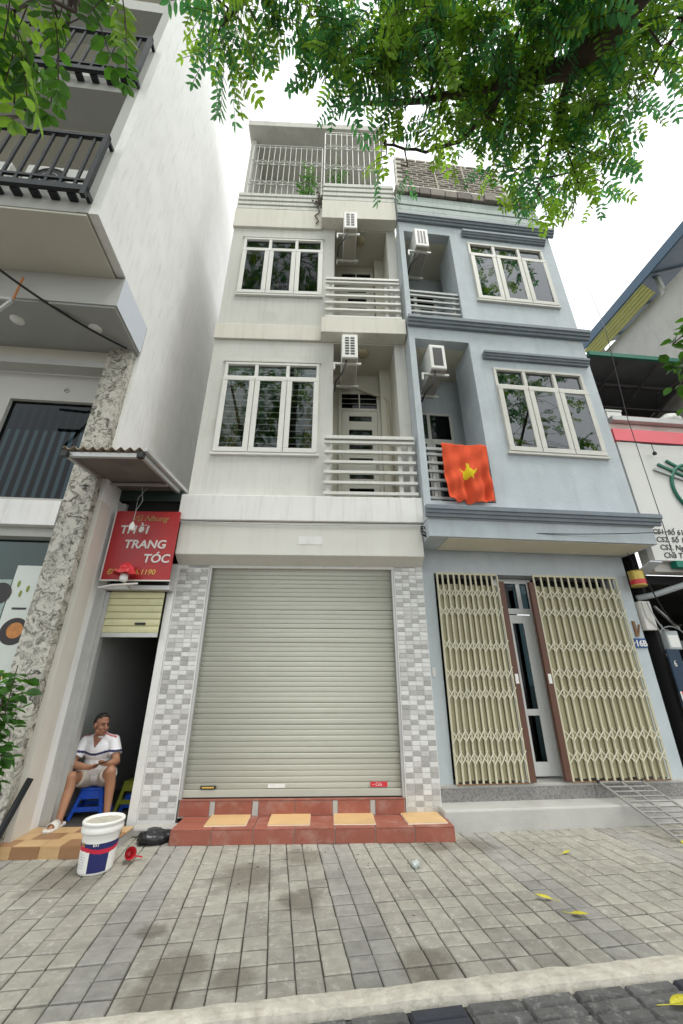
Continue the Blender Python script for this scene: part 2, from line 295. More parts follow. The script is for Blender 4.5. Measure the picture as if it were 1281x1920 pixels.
SPOTS = [(-.93, 3.12, .3), (-.98, 2.88, .26), (-.6, 3.05, .2), (-.82, 4.3, .42), (-2.3, 4.25, .5), (1.35, 5.0, .32), (.95, 5.0, .3), (-1.25, 3.5, .15), (-.35, 4.7, .3), (-.3, 3.9, .3), (.5, 3.15, .3)]
for k in ('pave_light', 'pave_dark'): ground_dirt(M[k], SPOTS)

# ------------------------------------------------------------------ mesh helpers
class MB:
    def __init__(s): s.v = []; s.f = []; s.mi = []; s.cur = 0
    def face(s, pts):
        i = len(s.v); s.v += [tuple(p) for p in pts]; s.f.append(tuple(range(i, i + len(pts)))); s.mi.append(s.cur)
    def box(s, x0, x1, y0, y1, z0, z1):
        i = len(s.v)
        s.v += [(x, y, z) for z in (z0, z1) for y in (y0, y1) for x in (x0, x1)]
        for q in ((0, 2, 3, 1), (4, 5, 7, 6), (0, 1, 5, 4), (2, 6, 7, 3), (0, 4, 6, 2), (1, 3, 7, 5)):
            s.f.append(tuple(i + k for k in q)); s.mi.append(s.cur)
        return s
    def obox(s, c, ax, ay, az):              # oriented box from centre and three half-axis vectors
        i = len(s.v); c = Vector(c); ax = Vector(ax); ay = Vector(ay); az = Vector(az)
        for k in (-1, 1):
            for j in (-1, 1):
                for h in (-1, 1): s.v.append(tuple(c + ax * h + ay * j + az * k))
        for q in ((0, 2, 3, 1), (4, 5, 7, 6), (0, 1, 5, 4), (2, 6, 7, 3), (0, 4, 6, 2), (1, 3, 7, 5)):
            s.f.append(tuple(i + k for k in q)); s.mi.append(s.cur)
        return s
    def bar(s, a, b, w, h=None, up=(0, 0, 1)):
        a = Vector(a); b = Vector(b); d = b - a; u = Vector(up)
        sd = d.cross(u)
        if sd.length < 1e-6: sd = d.cross(Vector((1, 0, 0)))
        sd.normalize(); u2 = sd.cross(d).normalized(); h = h or w
        return s.obox((a + b) / 2, d / 2, sd * w / 2, u2 * h / 2)
    def tube(s, pts, r, n=8, cap=True):
        P = [Vector(p) for p in pts]; rs = r if isinstance(r, (list, tuple)) else [r] * len(P)
        i0 = len(s.v); ref = None
        for k, p in enumerate(P):
            d = (P[min(k + 1, len(P) - 1)] - P[max(k - 1, 0)]).normalized()
            if ref is None: ref = d.orthogonal().normalized()
            ref = (ref - d * ref.dot(d)); ref = ref.normalized() if ref.length > 1e-6 else d.orthogonal().normalized()
            bi = d.cross(ref)
            for j in range(n):
                a = 2 * math.pi * j / n; s.v.append(tuple(p + (ref * math.cos(a) + bi * math.sin(a)) * rs[k]))
        for k in range(len(P) - 1):
            for j in range(n):
                a = i0 + k * n + j; b = i0 + k * n + (j + 1) % n
                s.f.append((a, b, b + n, a + n)); s.mi.append(s.cur)
        if cap:
            s.f.append(tuple(i0 + j for j in reversed(range(n)))); s.mi.append(s.cur)
            e = i0 + (len(P) - 1) * n; s.f.append(tuple(e + j for j in range(n))); s.mi.append(s.cur)
        return s
    def lathe(s, prof, n=32, c=(0, 0, 0), mis=None, cap=False):
        i0 = len(s.v)
        for r, z in prof:
            for j in range(n):
                a = 2 * math.pi * j / n; s.v.append((c[0] + r * math.cos(a), c[1] + r * math.sin(a), c[2] + z))
        for k in range(len(prof) - 1):
            for j in range(n):
                a = i0 + k * n + j; b = i0 + k * n + (j + 1) % n
                s.f.append((a, b, b + n, a + n)); s.mi.append(mis[k] if mis else s.cur)
        if cap:
            s.f.append(tuple(i0 + j for j in reversed(range(n)))); s.mi.append(mis[0] if mis else s.cur)
            e = i0 + (len(prof) - 1) * n; s.f.append(tuple(e + j for j in range(n))); s.mi.append(mis[-1] if mis else s.cur)
        return s
    def prism(s, poly, y0, y1):              # polygon in (x, z), extruded along y
        n = len(poly); i = len(s.v)
        s.v += [(x, y0, z) for x, z in poly] + [(x, y1, z) for x, z in poly]
        s.f.append(tuple(range(i, i + n))); s.mi.append(s.cur)
        s.f.append(tuple(reversed(range(i + n, i + 2 * n)))); s.mi.append(s.cur)
        for k in range(n):
            s.f.append((i + k, i + n + k, i + n + (k + 1) % n, i + (k + 1) % n)); s.mi.append(s.cur)
        return s
    def prof(s, poly, x0, x1):               # profile in (y, z), swept along x
        n = len(poly); i = len(s.v)
        s.v += [(x0, y, z) for y, z in poly] + [(x1, y, z) for y, z in poly]
        s.f.append(tuple(reversed(range(i, i + n)))); s.mi.append(s.cur)
        s.f.append(tuple(range(i + n, i + 2 * n))); s.mi.append(s.cur)
        for k in range(n):
            s.f.append((i + k, i + (k + 1) % n, i + n + (k + 1) % n, i + n + k)); s.mi.append(s.cur)
        return s
    def ell(s, c, r, n=14, m=10, rot=None):
        c = Vector(c); i0 = len(s.v); Rm = rot.to_matrix() if rot else Matrix.Identity(3)
        s.v.append(tuple(c + Rm @ Vector((0, 0, r[2]))))
        for k in range(1, m):
            t = math.pi * k / m
            for j in range(n):
                a = 2 * math.pi * j / n
                s.v.append(tuple(c + Rm @ Vector((r[0] * math.sin(t) * math.cos(a), r[1] * math.sin(t) * math.sin(a), r[2] * math.cos(t)))))
        s.v.append(tuple(c + Rm @ Vector((0, 0, -r[2])))); last = len(s.v) - 1
        for j in range(n):
            s.f.append((i0, i0 + 1 + j, i0 + 1 + (j + 1) % n)); s.mi.append(s.cur)
            e = i0 + 1 + (m - 2) * n; s.f.append((last, e + (j + 1) % n, e + j)); s.mi.append(s.cur)
        for k in range(m - 2):
            for j in range(n):
                a = i0 + 1 + k * n + j; b = i0 + 1 + k * n + (j + 1) % n
                s.f.append((a, a + n, b + n, b)); s.mi.append(s.cur)
        return s
    def rcone(s, a, ra, b, rb, n=12):        # limb: two balls and the tapered tube between them
        s.ell(a, (ra,) * 3, n, 8); s.ell(b, (rb,) * 3, n, 8); return s.tube([a, b], [ra, rb], n)
    def wall(s, x0, x1, z0, z1, y0, y1, holes):
        xs = sorted({x0, x1} | {h[0] for h in holes} | {h[1] for h in holes}); zs = sorted({z0, z1} | {h[2] for h in holes} | {h[3] for h in holes})
        xs = [x for x in xs if x0 <= x <= x1]; zs = [z for z in zs if z0 <= z <= z1]
        def solid(i, k):
            if i < 0 or k < 0 or i >= len(xs) - 1 or k >= len(zs) - 1: return False
            cx = (xs[i] + xs[i + 1]) / 2; cz = (zs[k] + zs[k + 1]) / 2
            return not any(h[0] < cx < h[1] and h[2] < cz < h[3] for h in holes)
        for i in range(len(xs) - 1):
            for k in range(len(zs) - 1):
                if not solid(i, k): continue
                a, b, c, d = xs[i], xs[i + 1], zs[k], zs[k + 1]
                s.face([(a, y0, c), (b, y0, c), (b, y0, d), (a, y0, d)]); s.face([(a, y1, c), (a, y1, d), (b, y1, d), (b, y1, c)])
                if not solid(i - 1, k): s.face([(a, y0, c), (a, y0, d), (a, y1, d), (a, y1, c)])
                if not solid(i + 1, k): s.face([(b, y0, c), (b, y1, c), (b, y1, d), (b, y0, d)])
                if not solid(i, k - 1): s.face([(a, y0, c), (a, y1, c), (b, y1, c), (b, y0, c)])
                if not solid(i, k + 1): s.face([(a, y0, d), (b, y0, d), (b, y1, d), (a, y1, d)])
        return s
    def mesh(s, name, mats):
        me = bpy.data.meshes.new(name); me.from_pydata(s.v, [], s.f)
        for m in (mats if isinstance(mats, (list, tuple)) else [mats]): me.materials.append(M[m] if isinstance(m, str) else m)
        if any(s.mi): me.polygons.foreach_set('material_index', s.mi)
        me.update(); return me
    def build(s, name, mats, parent=None, bevel=0.0, smooth=False, loc=None, rot=None):
        o = bpy.data.objects.new(name, s.mesh(name, mats)); COL.objects.link(o); o.parent = parent
        if loc: o.location = loc
        if rot: o.rotation_euler = rot
        if smooth: o.data.polygons.foreach_set('use_smooth', [True] * len(o.data.polygons))
        if bevel:
            b = o.modifiers.new('bevel', 'BEVEL'); b.width = bevel; b.segments = 2; b.limit_method = 'ANGLE'
        return o

def piece(name, me, parent, loc=(0, 0, 0), rot=None, scale=None):
    o = bpy.data.objects.new(name, me); COL.objects.link(o); o.parent = parent; o.location = loc
    if rot: o.rotation_euler = rot
    if scale: o.scale = scale
    return o
def tag(o, label, cat, group=None):
    o['label'] = label; o['category'] = cat
    if group: o['group'] = group
    return o
def thing(name, label, cat, loc=(0, 0, 0), rz=0.0, group=None):
    o = bpy.data.objects.new(name, None); COL.objects.link(o); o.location = loc; o.rotation_euler = (0, 0, R(rz))
    o.empty_display_size = 0.2
    return tag(o, label, cat, group)
def structure(o): o['kind'] = 'structure'; return o
class Fr:                                    # a building line: origin, direction along it (u), depth (v)
    def __init__(s, x, y, yaw): s.x, s.y, s.yaw = x, y, yaw; s.c, s.s = math.cos(R(yaw)), math.sin(R(yaw))
    def at(s, u, v, z=0.0): return (s.x + u * s.c - v * s.s, s.y + u * s.s + v * s.c, z)
    def thing(s, name, label, cat, u=0.0, v=0.0, z=0.0, rz=0.0, group=None): return thing(name, label, cat, s.at(u, v, z), s.yaw + rz, group)
WF = Fr(-2.3365, 5.4103, 2.1)                # white house and hair salon
BF = Fr(1.1811, 5.5393, 6.0)                 # blue house and everything right of it
LF = Fr(-3.2028, 4.7671, 5.5)                # tall building on the left
PF = Fr(0.0, 2.92, 8.8)                      # paving and kerb

def text_mesh(txt, size, matname, extrude=0.003, shear=0.0, bold=0.0, name='lettering', align='LEFT', sx=1.0):
    cu = bpy.data.curves.new('t', 'FONT'); cu.body = txt; cu.size = size; cu.extrude = extrude; cu.shear = shear; cu.offset = bold; cu.align_x = align; cu.resolution_u = 3
    o = bpy.data.objects.new('t', cu); COL.objects.link(o)
    dg = bpy.context.evaluated_depsgraph_get(); me = bpy.data.meshes.new_from_object(o.evaluated_get(dg)); me.name = name
    bpy.data.objects.remove(o); bpy.data.curves.remove(cu)
    me.materials.clear(); me.materials.append(M[matname])
    for v in me.vertices: v.co.x *= sx
    return me
def put_text(txt, size, matname, parent, loc, name='lettering', rot=(R(90), 0, 0), **k):
    return piece(name, text_mesh(txt, size, matname, name=name, **k), parent, loc, rot)
def remesh_build(mb, name, matnames, parent, voxel, pick=None, smooth=4, loc=None):
    o = mb.build(name, matnames[0], None)
    r = o.modifiers.new('r', 'REMESH'); r.mode = 'VOXEL'; r.voxel_size = voxel; r.use_smooth_shade = True
    s = o.modifiers.new('s', 'SMOOTH'); s.iterations = smooth; s.factor = 0.5
    dg = bpy.context.evaluated_depsgraph_get(); me = bpy.data.meshes.new_from_object(o.evaluated_get(dg)); me.name = name
    old = o.data; o.modifiers.clear(); o.data = me; bpy.data.meshes.remove(old)
    me.materials.clear()
    for m in matnames: me.materials.append(M[m])
    me.polygons.foreach_set('use_smooth', [True] * len(me.polygons))
    if pick:
        for p in me.polygons: p.material_index = pick(p.center)
    o.parent = parent; o.name = name
    if loc: o.location = loc
    return o

# ================================================================== THE SETTING
structure(MB().box(-400, 400, -400, 400, -0.5, -0.16).build('ground', 'ground_far'))

# ---- pavement: small square concrete tiles laid in columns, darker pairs of columns between
PW, PH = 0.157, 0.150
pav = structure(MB().box(-4.6, 6.5, 0.0, 4.2, -0.15, -0.012).build('pavement', 'joint_sand', loc=PF.at(0, 0), rot=(0, 0, R(PF.yaw))))
def tile_mesh(name, w, h, m, n=3):
    mb = MB(); g = 0.0042; e = 0.007
    a, b = -w / 2 + g, w / 2 - g; c, d = -h / 2 + g + .0015, h / 2 - g - .0015
    lo = [(a, c, -0.02), (b, c, -0.02), (b, d, -0.02), (a, d, -0.02)]; mi_ = [(a, c, -0.005), (b, c, -0.005), (b, d, -0.005), (a, d, -0.005)]
    hi = [(a + e, c + e, 0), (b - e, c + e, 0), (b - e, d - e, 0), (a + e, d - e, 0)]
    for k in range(4):
        q = (k + 1) % 4
        mb.face([lo[k], lo[q], mi_[q], mi_[k]]); mb.face([mi_[k], mi_[q], hi[q], hi[k]])
    mb.face(hi)
    return mb.mesh(name, m)
tm = {m: tile_mesh('paving_tile', PW, PH, m) for m in ('pave_light', 'pave_dark')}
cells = []
for k in range(-28, 41):
    for r in range(0, 27):
        cells.append((0.08 + PW * (k + 0.5), PH * (r + 0.5) + 0.004, 'pave_dark' if (k % 10) in (0, 1) else 'pave_light'))
def in_view(u, v):
    x, y, _ = PF.at(u, v); return y > 2.4 and abs(x) < 0.98 * y - 0.6 + 0.6
cells.sort(key=lambda c: (0 if in_view(c[0], c[1]) else 50) + math.hypot(*PF.at(c[0], c[1])[:2]))
rest = {'pave_light': MB(), 'pave_dark': MB()}
for i, (u, v, m) in enumerate(cells):
    m2 = m
    tz = random.uniform(-0.003, 0.0025); rx, ry, rz = (random.gauss(0, s) for s in (0.006, 0.006, 0.008))
    du, dv = random.gauss(0, 0.0012), random.gauss(0, 0.0012)
    if i < 300:
        piece('paving_tile', tm[m2], pav, (u + du, v + dv, tz), (rx, ry, rz))
    else:
        me = tm[m2]; q = rest[m2]; b0 = len(q.v)
        for vt in me.vertices: q.v.append((vt.co.x + u + du, vt.co.y + v + dv, vt.co.z + tz + vt.co.x * ry * -1 + vt.co.y * rx))
        for p in me.polygons: q.f.append(tuple(b0 + x for x in p.vertices)); q.mi.append(0)
for m, q in rest.items():
    o = q.build('paving_tiles', m, pav); o['kind'] = 'stuff'

# ---- kerb: a hand-trowelled cement strip, ragged at both edges
mb = MB(); nseg = 150
rows = []
for i in range(nseg + 1):
    u = -3.2 + 7.4 * i / nseg; nz = noise.noise(Vector((u * 6, 0.3, 0))) * 0.012 + noise.noise(Vector((u * 21, 5, 0))) * 0.007
    n2 = noise.noise(Vector((u * 5, 9.3, 0))) * 0.014 + noise.noise(Vector((u * 25, 3, 0))) * 0.008
    w0 = -0.125 - 0.012 * u
    col_ = []
    for j, t in enumerate((0, 0.06, 0.3, 0.6, 0.92, 1.0)):
        v = (w0 + n2) * (1 - t) + (0.012 + nz) * t
        z = (-0.03 if j in (0, 5) else 0.016 + 0.007 * noise.noise(Vector((u * 7, v * 25, 2))) + (-0.006 if j in (1, 4) else 0))
        col_.append((u, v, z))
    rows.append(col_)
for i in range(nseg):
    for j in range(5): mb.face([rows[i][j], rows[i + 1][j], rows[i + 1][j + 1], rows[i][j + 1]])
kerb = structure(mb.build('kerb', 'kerb_cement', loc=PF.at(0, 0), rot=(0, 0, R(PF.yaw)), smooth=True))

# ---- carriageway side: ribbed dark paving blocks below the kerb
road = structure(MB().box(-30, 30, -40, -0.1, -0.16, -0.035).build('road', 'joint_sand', loc=PF.at(0, 0), rot=(0, 0, R(PF.yaw))))
def rib_block(m):
    mb = MB(); W, H = 0.295, 0.325; mb.box(-W / 2, W / 2, -H / 2, H / 2, -0.03, -0.012)
    for k in range(4):
        c = -H / 2 + H * (k + 0.5) / 4; a, b = -W / 2 + 0.004, W / 2 - 0.004; d, e = c - 0.0335, c + 0.0335
        lo = [(a, d, -0.0115), (b, d, -0.0115), (b, e, -0.0115), (a, e, -0.0115)]; hi = [(a + .01, d + .007, 0.006), (b - .01, d + .007, 0.006), (b - .01, e - .007, 0.006), (a + .01, e - .007, 0.006)]
        for q in range(4): mb.face([lo[q], lo[(q + 1) % 4], hi[(q + 1) % 4], hi[q]])
        mb.face(hi)
    return mb.mesh('paving_block', m)
rb = {m: rib_block(m) for m in ('road_paver', 'road_paver_black')}
for r in range(3):
    for k in range(-7, 10):
        m = 'road_paver_black' if (k, r) in ((1, 0), (6, 0), (6, 1), (-4, 1)) else 'road_paver'
        u = 0.162 + k * 0.302 + random.gauss(0, 0.002)
        piece('paving_block', rb[m], road, (u, -0.31 - r * 0.332, -0.012 + random.uniform(-0.002, 0.002)), (random.gauss(0, .004), random.gauss(0, .004), random.gauss(0, .004)))

# ================================================================== WINDOWS, RAILINGS AND OTHER SHARED BUILDERS
def make_window(parent, u0, u1, z0, z1, v, frame='window_frame', trans=0.34, bars=True, curtain=None, gl='glass_window'):
    """three casements under three fixed lights; v is the wall face"""
    W = u1 - u0; fw = 0.05
    mb = MB(); zt = z1 - trans
    mb.box(u0, u1, v - 0.025, v + 0.06, z0, z0 + fw).box(u0, u1, v - 0.025, v + 0.06, z1 - fw, z1)
    mb.box(u0, u0 + fw, v - 0.024, v + 0.061, z0 + fw, z1 - fw).box(u1 - fw, u1, v - 0.024, v + 0.061, z0 + fw, z1 - fw)
    mb.box(u0 + fw, u1 - fw, v - 0.022, v + 0.058, zt - 0.03, zt + 0.03)
    for k in (1, 2):
        c = u0 + W * k / 3; mb.box(c - 0.03, c + 0.03, v - 0.02, v + 0.056, z0 + fw, zt - 0.03).box(c - 0.03, c + 0.03, v - 0.02, v + 0.056, zt + 0.03, z1 - fw)
    win = mb.build('window', frame, parent, bevel=0.005)
    for k in range(3):
        a, b = u0 + W * k / 3 + (0.006 if k else 0.003), u0 + W * (k + 1) / 3 - (0.006 if k < 2 else 0.003)
        c, d = z0 + 0.004, zt - 0.012; s = 0.085; y0, y1 = v - 0.055, v - 0.028
        sm = MB().box(a, b, y0, y1, c, c + s).box(a, b, y0, y1, d - s, d).box(a, a + s, y0 + .001, y1 - .001, c + s, d - s).box(b - s, b, y0 + .001, y1 - .001, c + s, d - s)
        sm.build('sash', frame, win, bevel=0.006)
        hw, hh = (b - a) / 2 - s + .006, (d - c) / 2 - s + .006
        MB().box(-hw, hw, -.002, .002, -hh, hh).build('pane', gl, win, loc=((a + b) / 2, v - .041, (c + d) / 2), rot=(random.gauss(0, .008), 0, random.gauss(0, .012)))
        MB().box(a + .03, b - .03, v + 0.02, v + 0.024, zt + 0.02, z1 - 0.04).build('pane', gl, win)
    MB().box(u0 - 0.03, u1 + 0.03, v - 0.05, v + 0.001, z0 - 0.045, z0 - 0.003).build('sill', frame, win, bevel=0.006)
    if bars:
        me = MB().tube([(u0 + .02, 0, 0), (u1 - .02, 0, 0)], 0.0105, 6).mesh('security_bar', 'rail_paint')
        n = int((z1 - z0) / 0.125)
        for k in range(n):
            z = z0 + 0.1 + k * 0.125
            if abs(z - zt) > 0.04 and z < z1 - 0.05: piece('security_bar', me, win, (0, v + 0.045, z))
    if curtain:
        for (a, b) in ((u0 + 0.02, u0 + 0.3), (u1 - 0.24, u1 - 0.02)):
            cm = MB(); n = 26
            for k in range(n):
                t0, t1 = k / n, (k + 1) / n
                f = lambda t: (a + (b - a) * t, v + 0.24 + 0.02 * math.sin(t * 24))
                p, q = f(t0), f(t1); cm.face([(*p, z0 + .05), (*q, z0 + .05), (*q, z1 - .03), (*p, z1 - .03)])
            cm.build('curtain', curtain, win, smooth=True)
    return win

def balcony_rail(parent, u0, u1, z0, z1, v, n, m, posts, name='balcony_railing', hh=0.045):
    """flat horizontal rails on posts standing just behind them"""
    rl = MB().box(u0, u1, v - 0.03, v + 0.075, z1 - 0.06, z1).build(name, m, parent, bevel=0.004)
    pm = MB().box(-0.03, 0.03, v + 0.035, v + 0.095, z0, z1 - 0.061).mesh('post', m)
    for p in posts: piece('post', pm, rl, (p, 0, 0))
    me = MB().box(u0, u1, v - 0.015, v + 0.034, -hh / 2, hh / 2).mesh('rail', m)
    for k in range(n): piece('rail', me, rl, (0, 0, z0 + 0.06 + (z1 - z0 - 0.17) * k / (n - 1)))
    return rl

def make_ac(fr, u, v, z, label, grid, L=0.78, W=0.28, H=0.54, group='air conditioner outdoor units on the balconies'):
    """condenser hung end-on: louvred end towards the street, fan side inwards"""
    t = fr.thing('air_conditioner', label, 'air conditioner', u, v, z, group=None)
    MB().box(0, W, 0, L, 0, H).build('casing', 'ac_white', t, bevel=0.018)
    MB().box(0.012, W - 0.012, 0.02, L - 0.02, -0.012, -0.001).build('base_tray', 'ac_under', t)
    g = MB(); nx, nz = grid
    for i in range(nx):
        for k in range(nz):
            w_, h_ = (W - 0.09) / nx, (H - 0.12) / nz
            a = 0.045 + i * w_; c = 0.06 + k * h_
            g.box(a + 0.012, a + w_ - 0.012, -0.004, 0.012, c + 0.012, c + h_ - 0.012)
    g.build('vent_grille', 'black_plastic', t)
    MB().box(W + .001, W + 0.004, 0.16, 0.62, 0.06, 0.48).build('fan_guard', 'black_plastic', t)
    for b in (0.1, L - 0.12):
        br = MB().box(-0.14, W + 0.06, b, b + 0.035, -0.05, -0.013).box(-0.14, -0.11, b + .001, b + 0.034, -0.16, -0.051)
        br.build('bracket', 'rail_paint', t)
    pp = [(W * 0.3, 0.06, 0.02), (W * 0.3 - 0.02, 0.04, -0.12), (0.0, 0.06, -0.3), (-0.1, 0.12, -0.42), (-0.12, 0.3, -0.48)]
    MB().tube(pp, 0.014, 7).build('hose', 'black_plastic', t, smooth=True)
    return t

# ================================================================== WHITE HOUSE
wh = WF.thing('white_house', 'narrow cream house with a closed grey green roller shutter and tiled pillars', 'house')
W0, W1 = 0.0, 3.52
OP = (2.19, 3.32)
mb = MB().wall(W0, W1, 3.6, 11.3, 0.0, 0.2, [(0.28, 1.93, 4.90, 6.77), (0.28, 1.93, 8.54, 10.25), (OP[0], OP[1], 4.03, 7.33), (OP[0], OP[1], 7.70, 10.66)])
mb.build('wall', 'plaster_cream', wh)
MB().box(0.0, 0.18, 0.2, 6.0, 0.0, 11.3).build('side_wall', 'plaster_cream', wh)
MB().box(3.1, 3.26, 0.95, 6.0, 0.0, 11.3).build('side_wall', 'plaster_cream', wh)
MB().box(0.18, 3.1, 5.8, 6.0, 0.0, 11.3).build('rear_wall', 'interior', wh)
for z in (3.75, 7.4, 10.7):
    MB().box(0.18, 2.02, 0.2, 5.8, z, z + 0.25).box(2.02, 3.1, 0.95, 5.8, z + .001, z + 0.249).build('floor_slab', 'interior', wh)
# balcony recesses: inner cheek, rear wall with door, right pier, ceiling and floor
for (za, zb) in ((4.03, 7.33), (7.70, 10.66)):
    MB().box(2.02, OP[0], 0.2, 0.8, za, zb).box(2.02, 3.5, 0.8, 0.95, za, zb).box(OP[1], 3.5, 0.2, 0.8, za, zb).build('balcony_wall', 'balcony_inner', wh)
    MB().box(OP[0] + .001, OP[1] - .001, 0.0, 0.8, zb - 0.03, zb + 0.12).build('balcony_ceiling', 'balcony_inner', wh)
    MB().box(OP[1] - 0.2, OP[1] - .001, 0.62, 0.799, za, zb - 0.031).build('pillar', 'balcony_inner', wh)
# floor bands and projecting balcony slabs
MB().box(-0.02, 1.955, -0.045, -0.001, 7.33, 7.70).build('floor_band', 'balcony_cream', wh, bevel=0.008)
MB().box(1.96, 3.515, -0.25, -0.001, 7.33, 7.70).build('balcony_slab', 'balcony_cream', wh, bevel=0.008)
# parapet: plain band below, three grooved courses above; the right half stands further out
for (a, b, y, zb, zt) in ((-0.02, 1.9, -0.05, 10.6, 11.87), (1.905, 3.515, -0.25, 10.66, 11.98)):
    MB().box(a, b, y, 0.15 if y > -.1 else -0.001, zb, zb + 0.62).build('parapet', 'balcony_cream', wh, bevel=0.006)
    h = (zt - zb - 0.63) / 4
    for k in range(4):
        MB().box(a + 0.01, b - 0.005, y + 0.012 - 0.03 * (k % 2 == 3), 0.15, zb + 0.625 + k * h + 0.03, zb + 0.625 + (k + 1) * h - 0.03).build('parapet_course', 'parapet_band', wh, bevel=0.006)
    MB().box(a + 0.05, b - 0.03, y + 0.1, 0.14, zb + 0.62, zt - 0.05).build('parapet_core', 'parapet_band', wh)
win_l = make_window(wh, 0.27, 1.94, 4.89, 6.78, 0.0, curtain='curtain_gold')
win_u = make_window(wh, 0.27, 1.94, 8.53, 10.26, 0.0, trans=0.36, curtain='curtain_dark')
for w_, z_ in ((win_l, 6.79), (win_u, 10.27)):
    MB().box(0.23, 1.97, -0.03, -0.002, z_, z_ + 0.05).build('lintel_trim', 'plaster_cream', w_, bevel=0.006)
# balcony doors
def balcony_door(parent, u0, u1, z0, z1, v, tz):
    d = MB().box(u0, u0 + .06, v - .05, v - .002, z0, z1).box(u1 - .06, u1, v - .05, v - .002, z0, z1).box(u0 + .06, u1 - .06, v - .05, v - .002, z1 - .05, z1).box(u0 + .06, u1 - .06, v - .05, v - .002, tz, tz + .06).build('door', 'door_beige', parent, bevel=0.004)
    MB().box(u0 + .06, u1 - .06, v - .02, v - .015, tz + .06, z1 - .05).build('pane', 'glass_dark', d)
    for k in range(1, 3):
        MB().box(u0 + .06, u1 - .06, v - .04, v - .03, tz + .06 + (z1 - tz - .11) * k / 3 - .006, tz + .06 + (z1 - tz - .11) * k / 3 + .006).build('security_bar', 'bar_steel', d)
    MB().box((u0 + u1) / 2 - .012, (u0 + u1) / 2 + .012, v - .045, v - .025, tz + .06, z1 - .05).build('mullion', 'door_beige', d)
    n = 7; H = tz - z0 - 0.12
    leaf = MB(); holes = [(u0 + .2, u1 - .17, z0 + .08 + H * (k + .35) / n, z0 + .08 + H * (k + .75) / n) for k in range(n)]
    leaf.wall(u0 + .065, u1 - .065, z0 + .02, tz - .005, v - .04, v - .005, holes).build('door_leaf', 'door_beige', d)
    for h in holes: MB().box(h[0] - .002, h[1] + .002, v - .02, v - .012, h[2] - .002, h[3] + .002).build('pane', 'glass_dark', d)
    MB().tube([(u1 - .11, v - .075, z0 + 1.0), (u1 - .11, v - .075, z0 + 1.16)], .012, 6).build('handle', 'bar_steel', d)
    return d
balcony_door(wh, 2.31, 3.12, 4.05, 6.83, 0.79, 6.36)
balcony_door(wh, 2.31, 3.10, 7.72, 10.36, 0.79, 9.9)
balcony_rail(wh, 2.06, 3.49, 4.05, 5.12, -0.2, 6, 'rail_paint', (2.12, 3.25, 3.42))
balcony_rail(wh, 2.02, 3.46, 7.71, 8.82, -0.2, 6, 'rail_paint', (2.12, 3.2, 3.4))
# rim over the shop front: white top course, cream shutter box with a canted underside
MB().box(-0.005, 3.535, -0.23, -0.001, 3.64, 4.04).build('rim', 'rim_white', wh, bevel=0.01)
MB().prof([(-0.19, 3.14), (-0.001, 3.035), (-0.001, 3.632), (-0.19, 3.632)], 0.03, 3.5).build('shutter_box', 'rim_cream', wh, bevel=0.008)
MB().box(1.72, 2.06, -0.194, -0.191, 3.30, 3.42).build('patch', 'rim_white', wh)
MB().box(0.18, 3.4, 0.0, 0.2, 3.0, 3.6).build('lintel', 'plaster_cream', wh)
# shop front: pillars faced with small tiles
for (a, b) in ((0.05, 0.475), (3.085, 3.5)):
    MB().box(a, b, 0.0, 0.35, 0.0, 3.04).build('pillar', 'grout', wh)
MB().box(-0.045, 0.048, -0.03, 0.3, 0.0, 3.04).build('door_jamb', 'mosaic_white', wh)
MW, MH = 0.1, 0.0555
mm_ = {}
for m in ('mosaic_white', 'mosaic_pale', 'mosaic_grey'):
    q = MB(); a, b, c, d = -MW / 2 + .002, MW / 2 - .002, -MH / 2 + .002, MH / 2 - .002; e = .004
    lo = [(a, 0, c), (b, 0, c), (b, 0, d), (a, 0, d)]; hi = [(a + e, -.007, c + e), (b - e, -.007, c + e), (b - e, -.007, d - e), (a + e, -.007, d - e)]
    for k in range(4): q.face([lo[k], lo[(k + 1) % 4], hi[(k + 1) % 4], hi[k]])
    q.face(hi); mm_[m] = q.mesh('mosaic_tile', m)
cells = []
for pa, z0 in ((0.06, 0.1), (3.092, 0.14)):
    for c in range(4):
        for r in range(int((3.03 - z0) / MH)):
            cells.append((pa + MW * (c + .5) + .003, z0 + MH * (r + .5), (c * 7 + r * 5) % 9, r, c))
random.shuffle(cells)
cells.sort(key=lambda c: abs(c[1] - 1.2))
rest = {m: MB() for m in mm_}
for i, (u, z, k, r, c) in enumerate(cells):
    g = random.random()
    m = 'mosaic_grey' if ((r + 2 * c) % 3 == 0 and g < .9) or g < .1 else ('mosaic_pale' if (r + 3 * c) % 5 == 1 or g > .8 else 'mosaic_white')
    if i < 300: piece('mosaic_tile', mm_[m], wh, (u, -0.0005, z))
    else:
        q = rest[m]; b0 = len(q.v)
        q.v += [(vt.co.x + u, vt.co.y - .0005, vt.co.z + z) for vt in mm_[m].vertices]
        for p in mm_[m].polygons: q.f.append(tuple(b0 + x for x in p.vertices)); q.mi.append(0)
for m, q in rest.items():
    o = q.build('mosaic_tiles', m, wh); o['kind'] = 'stuff'
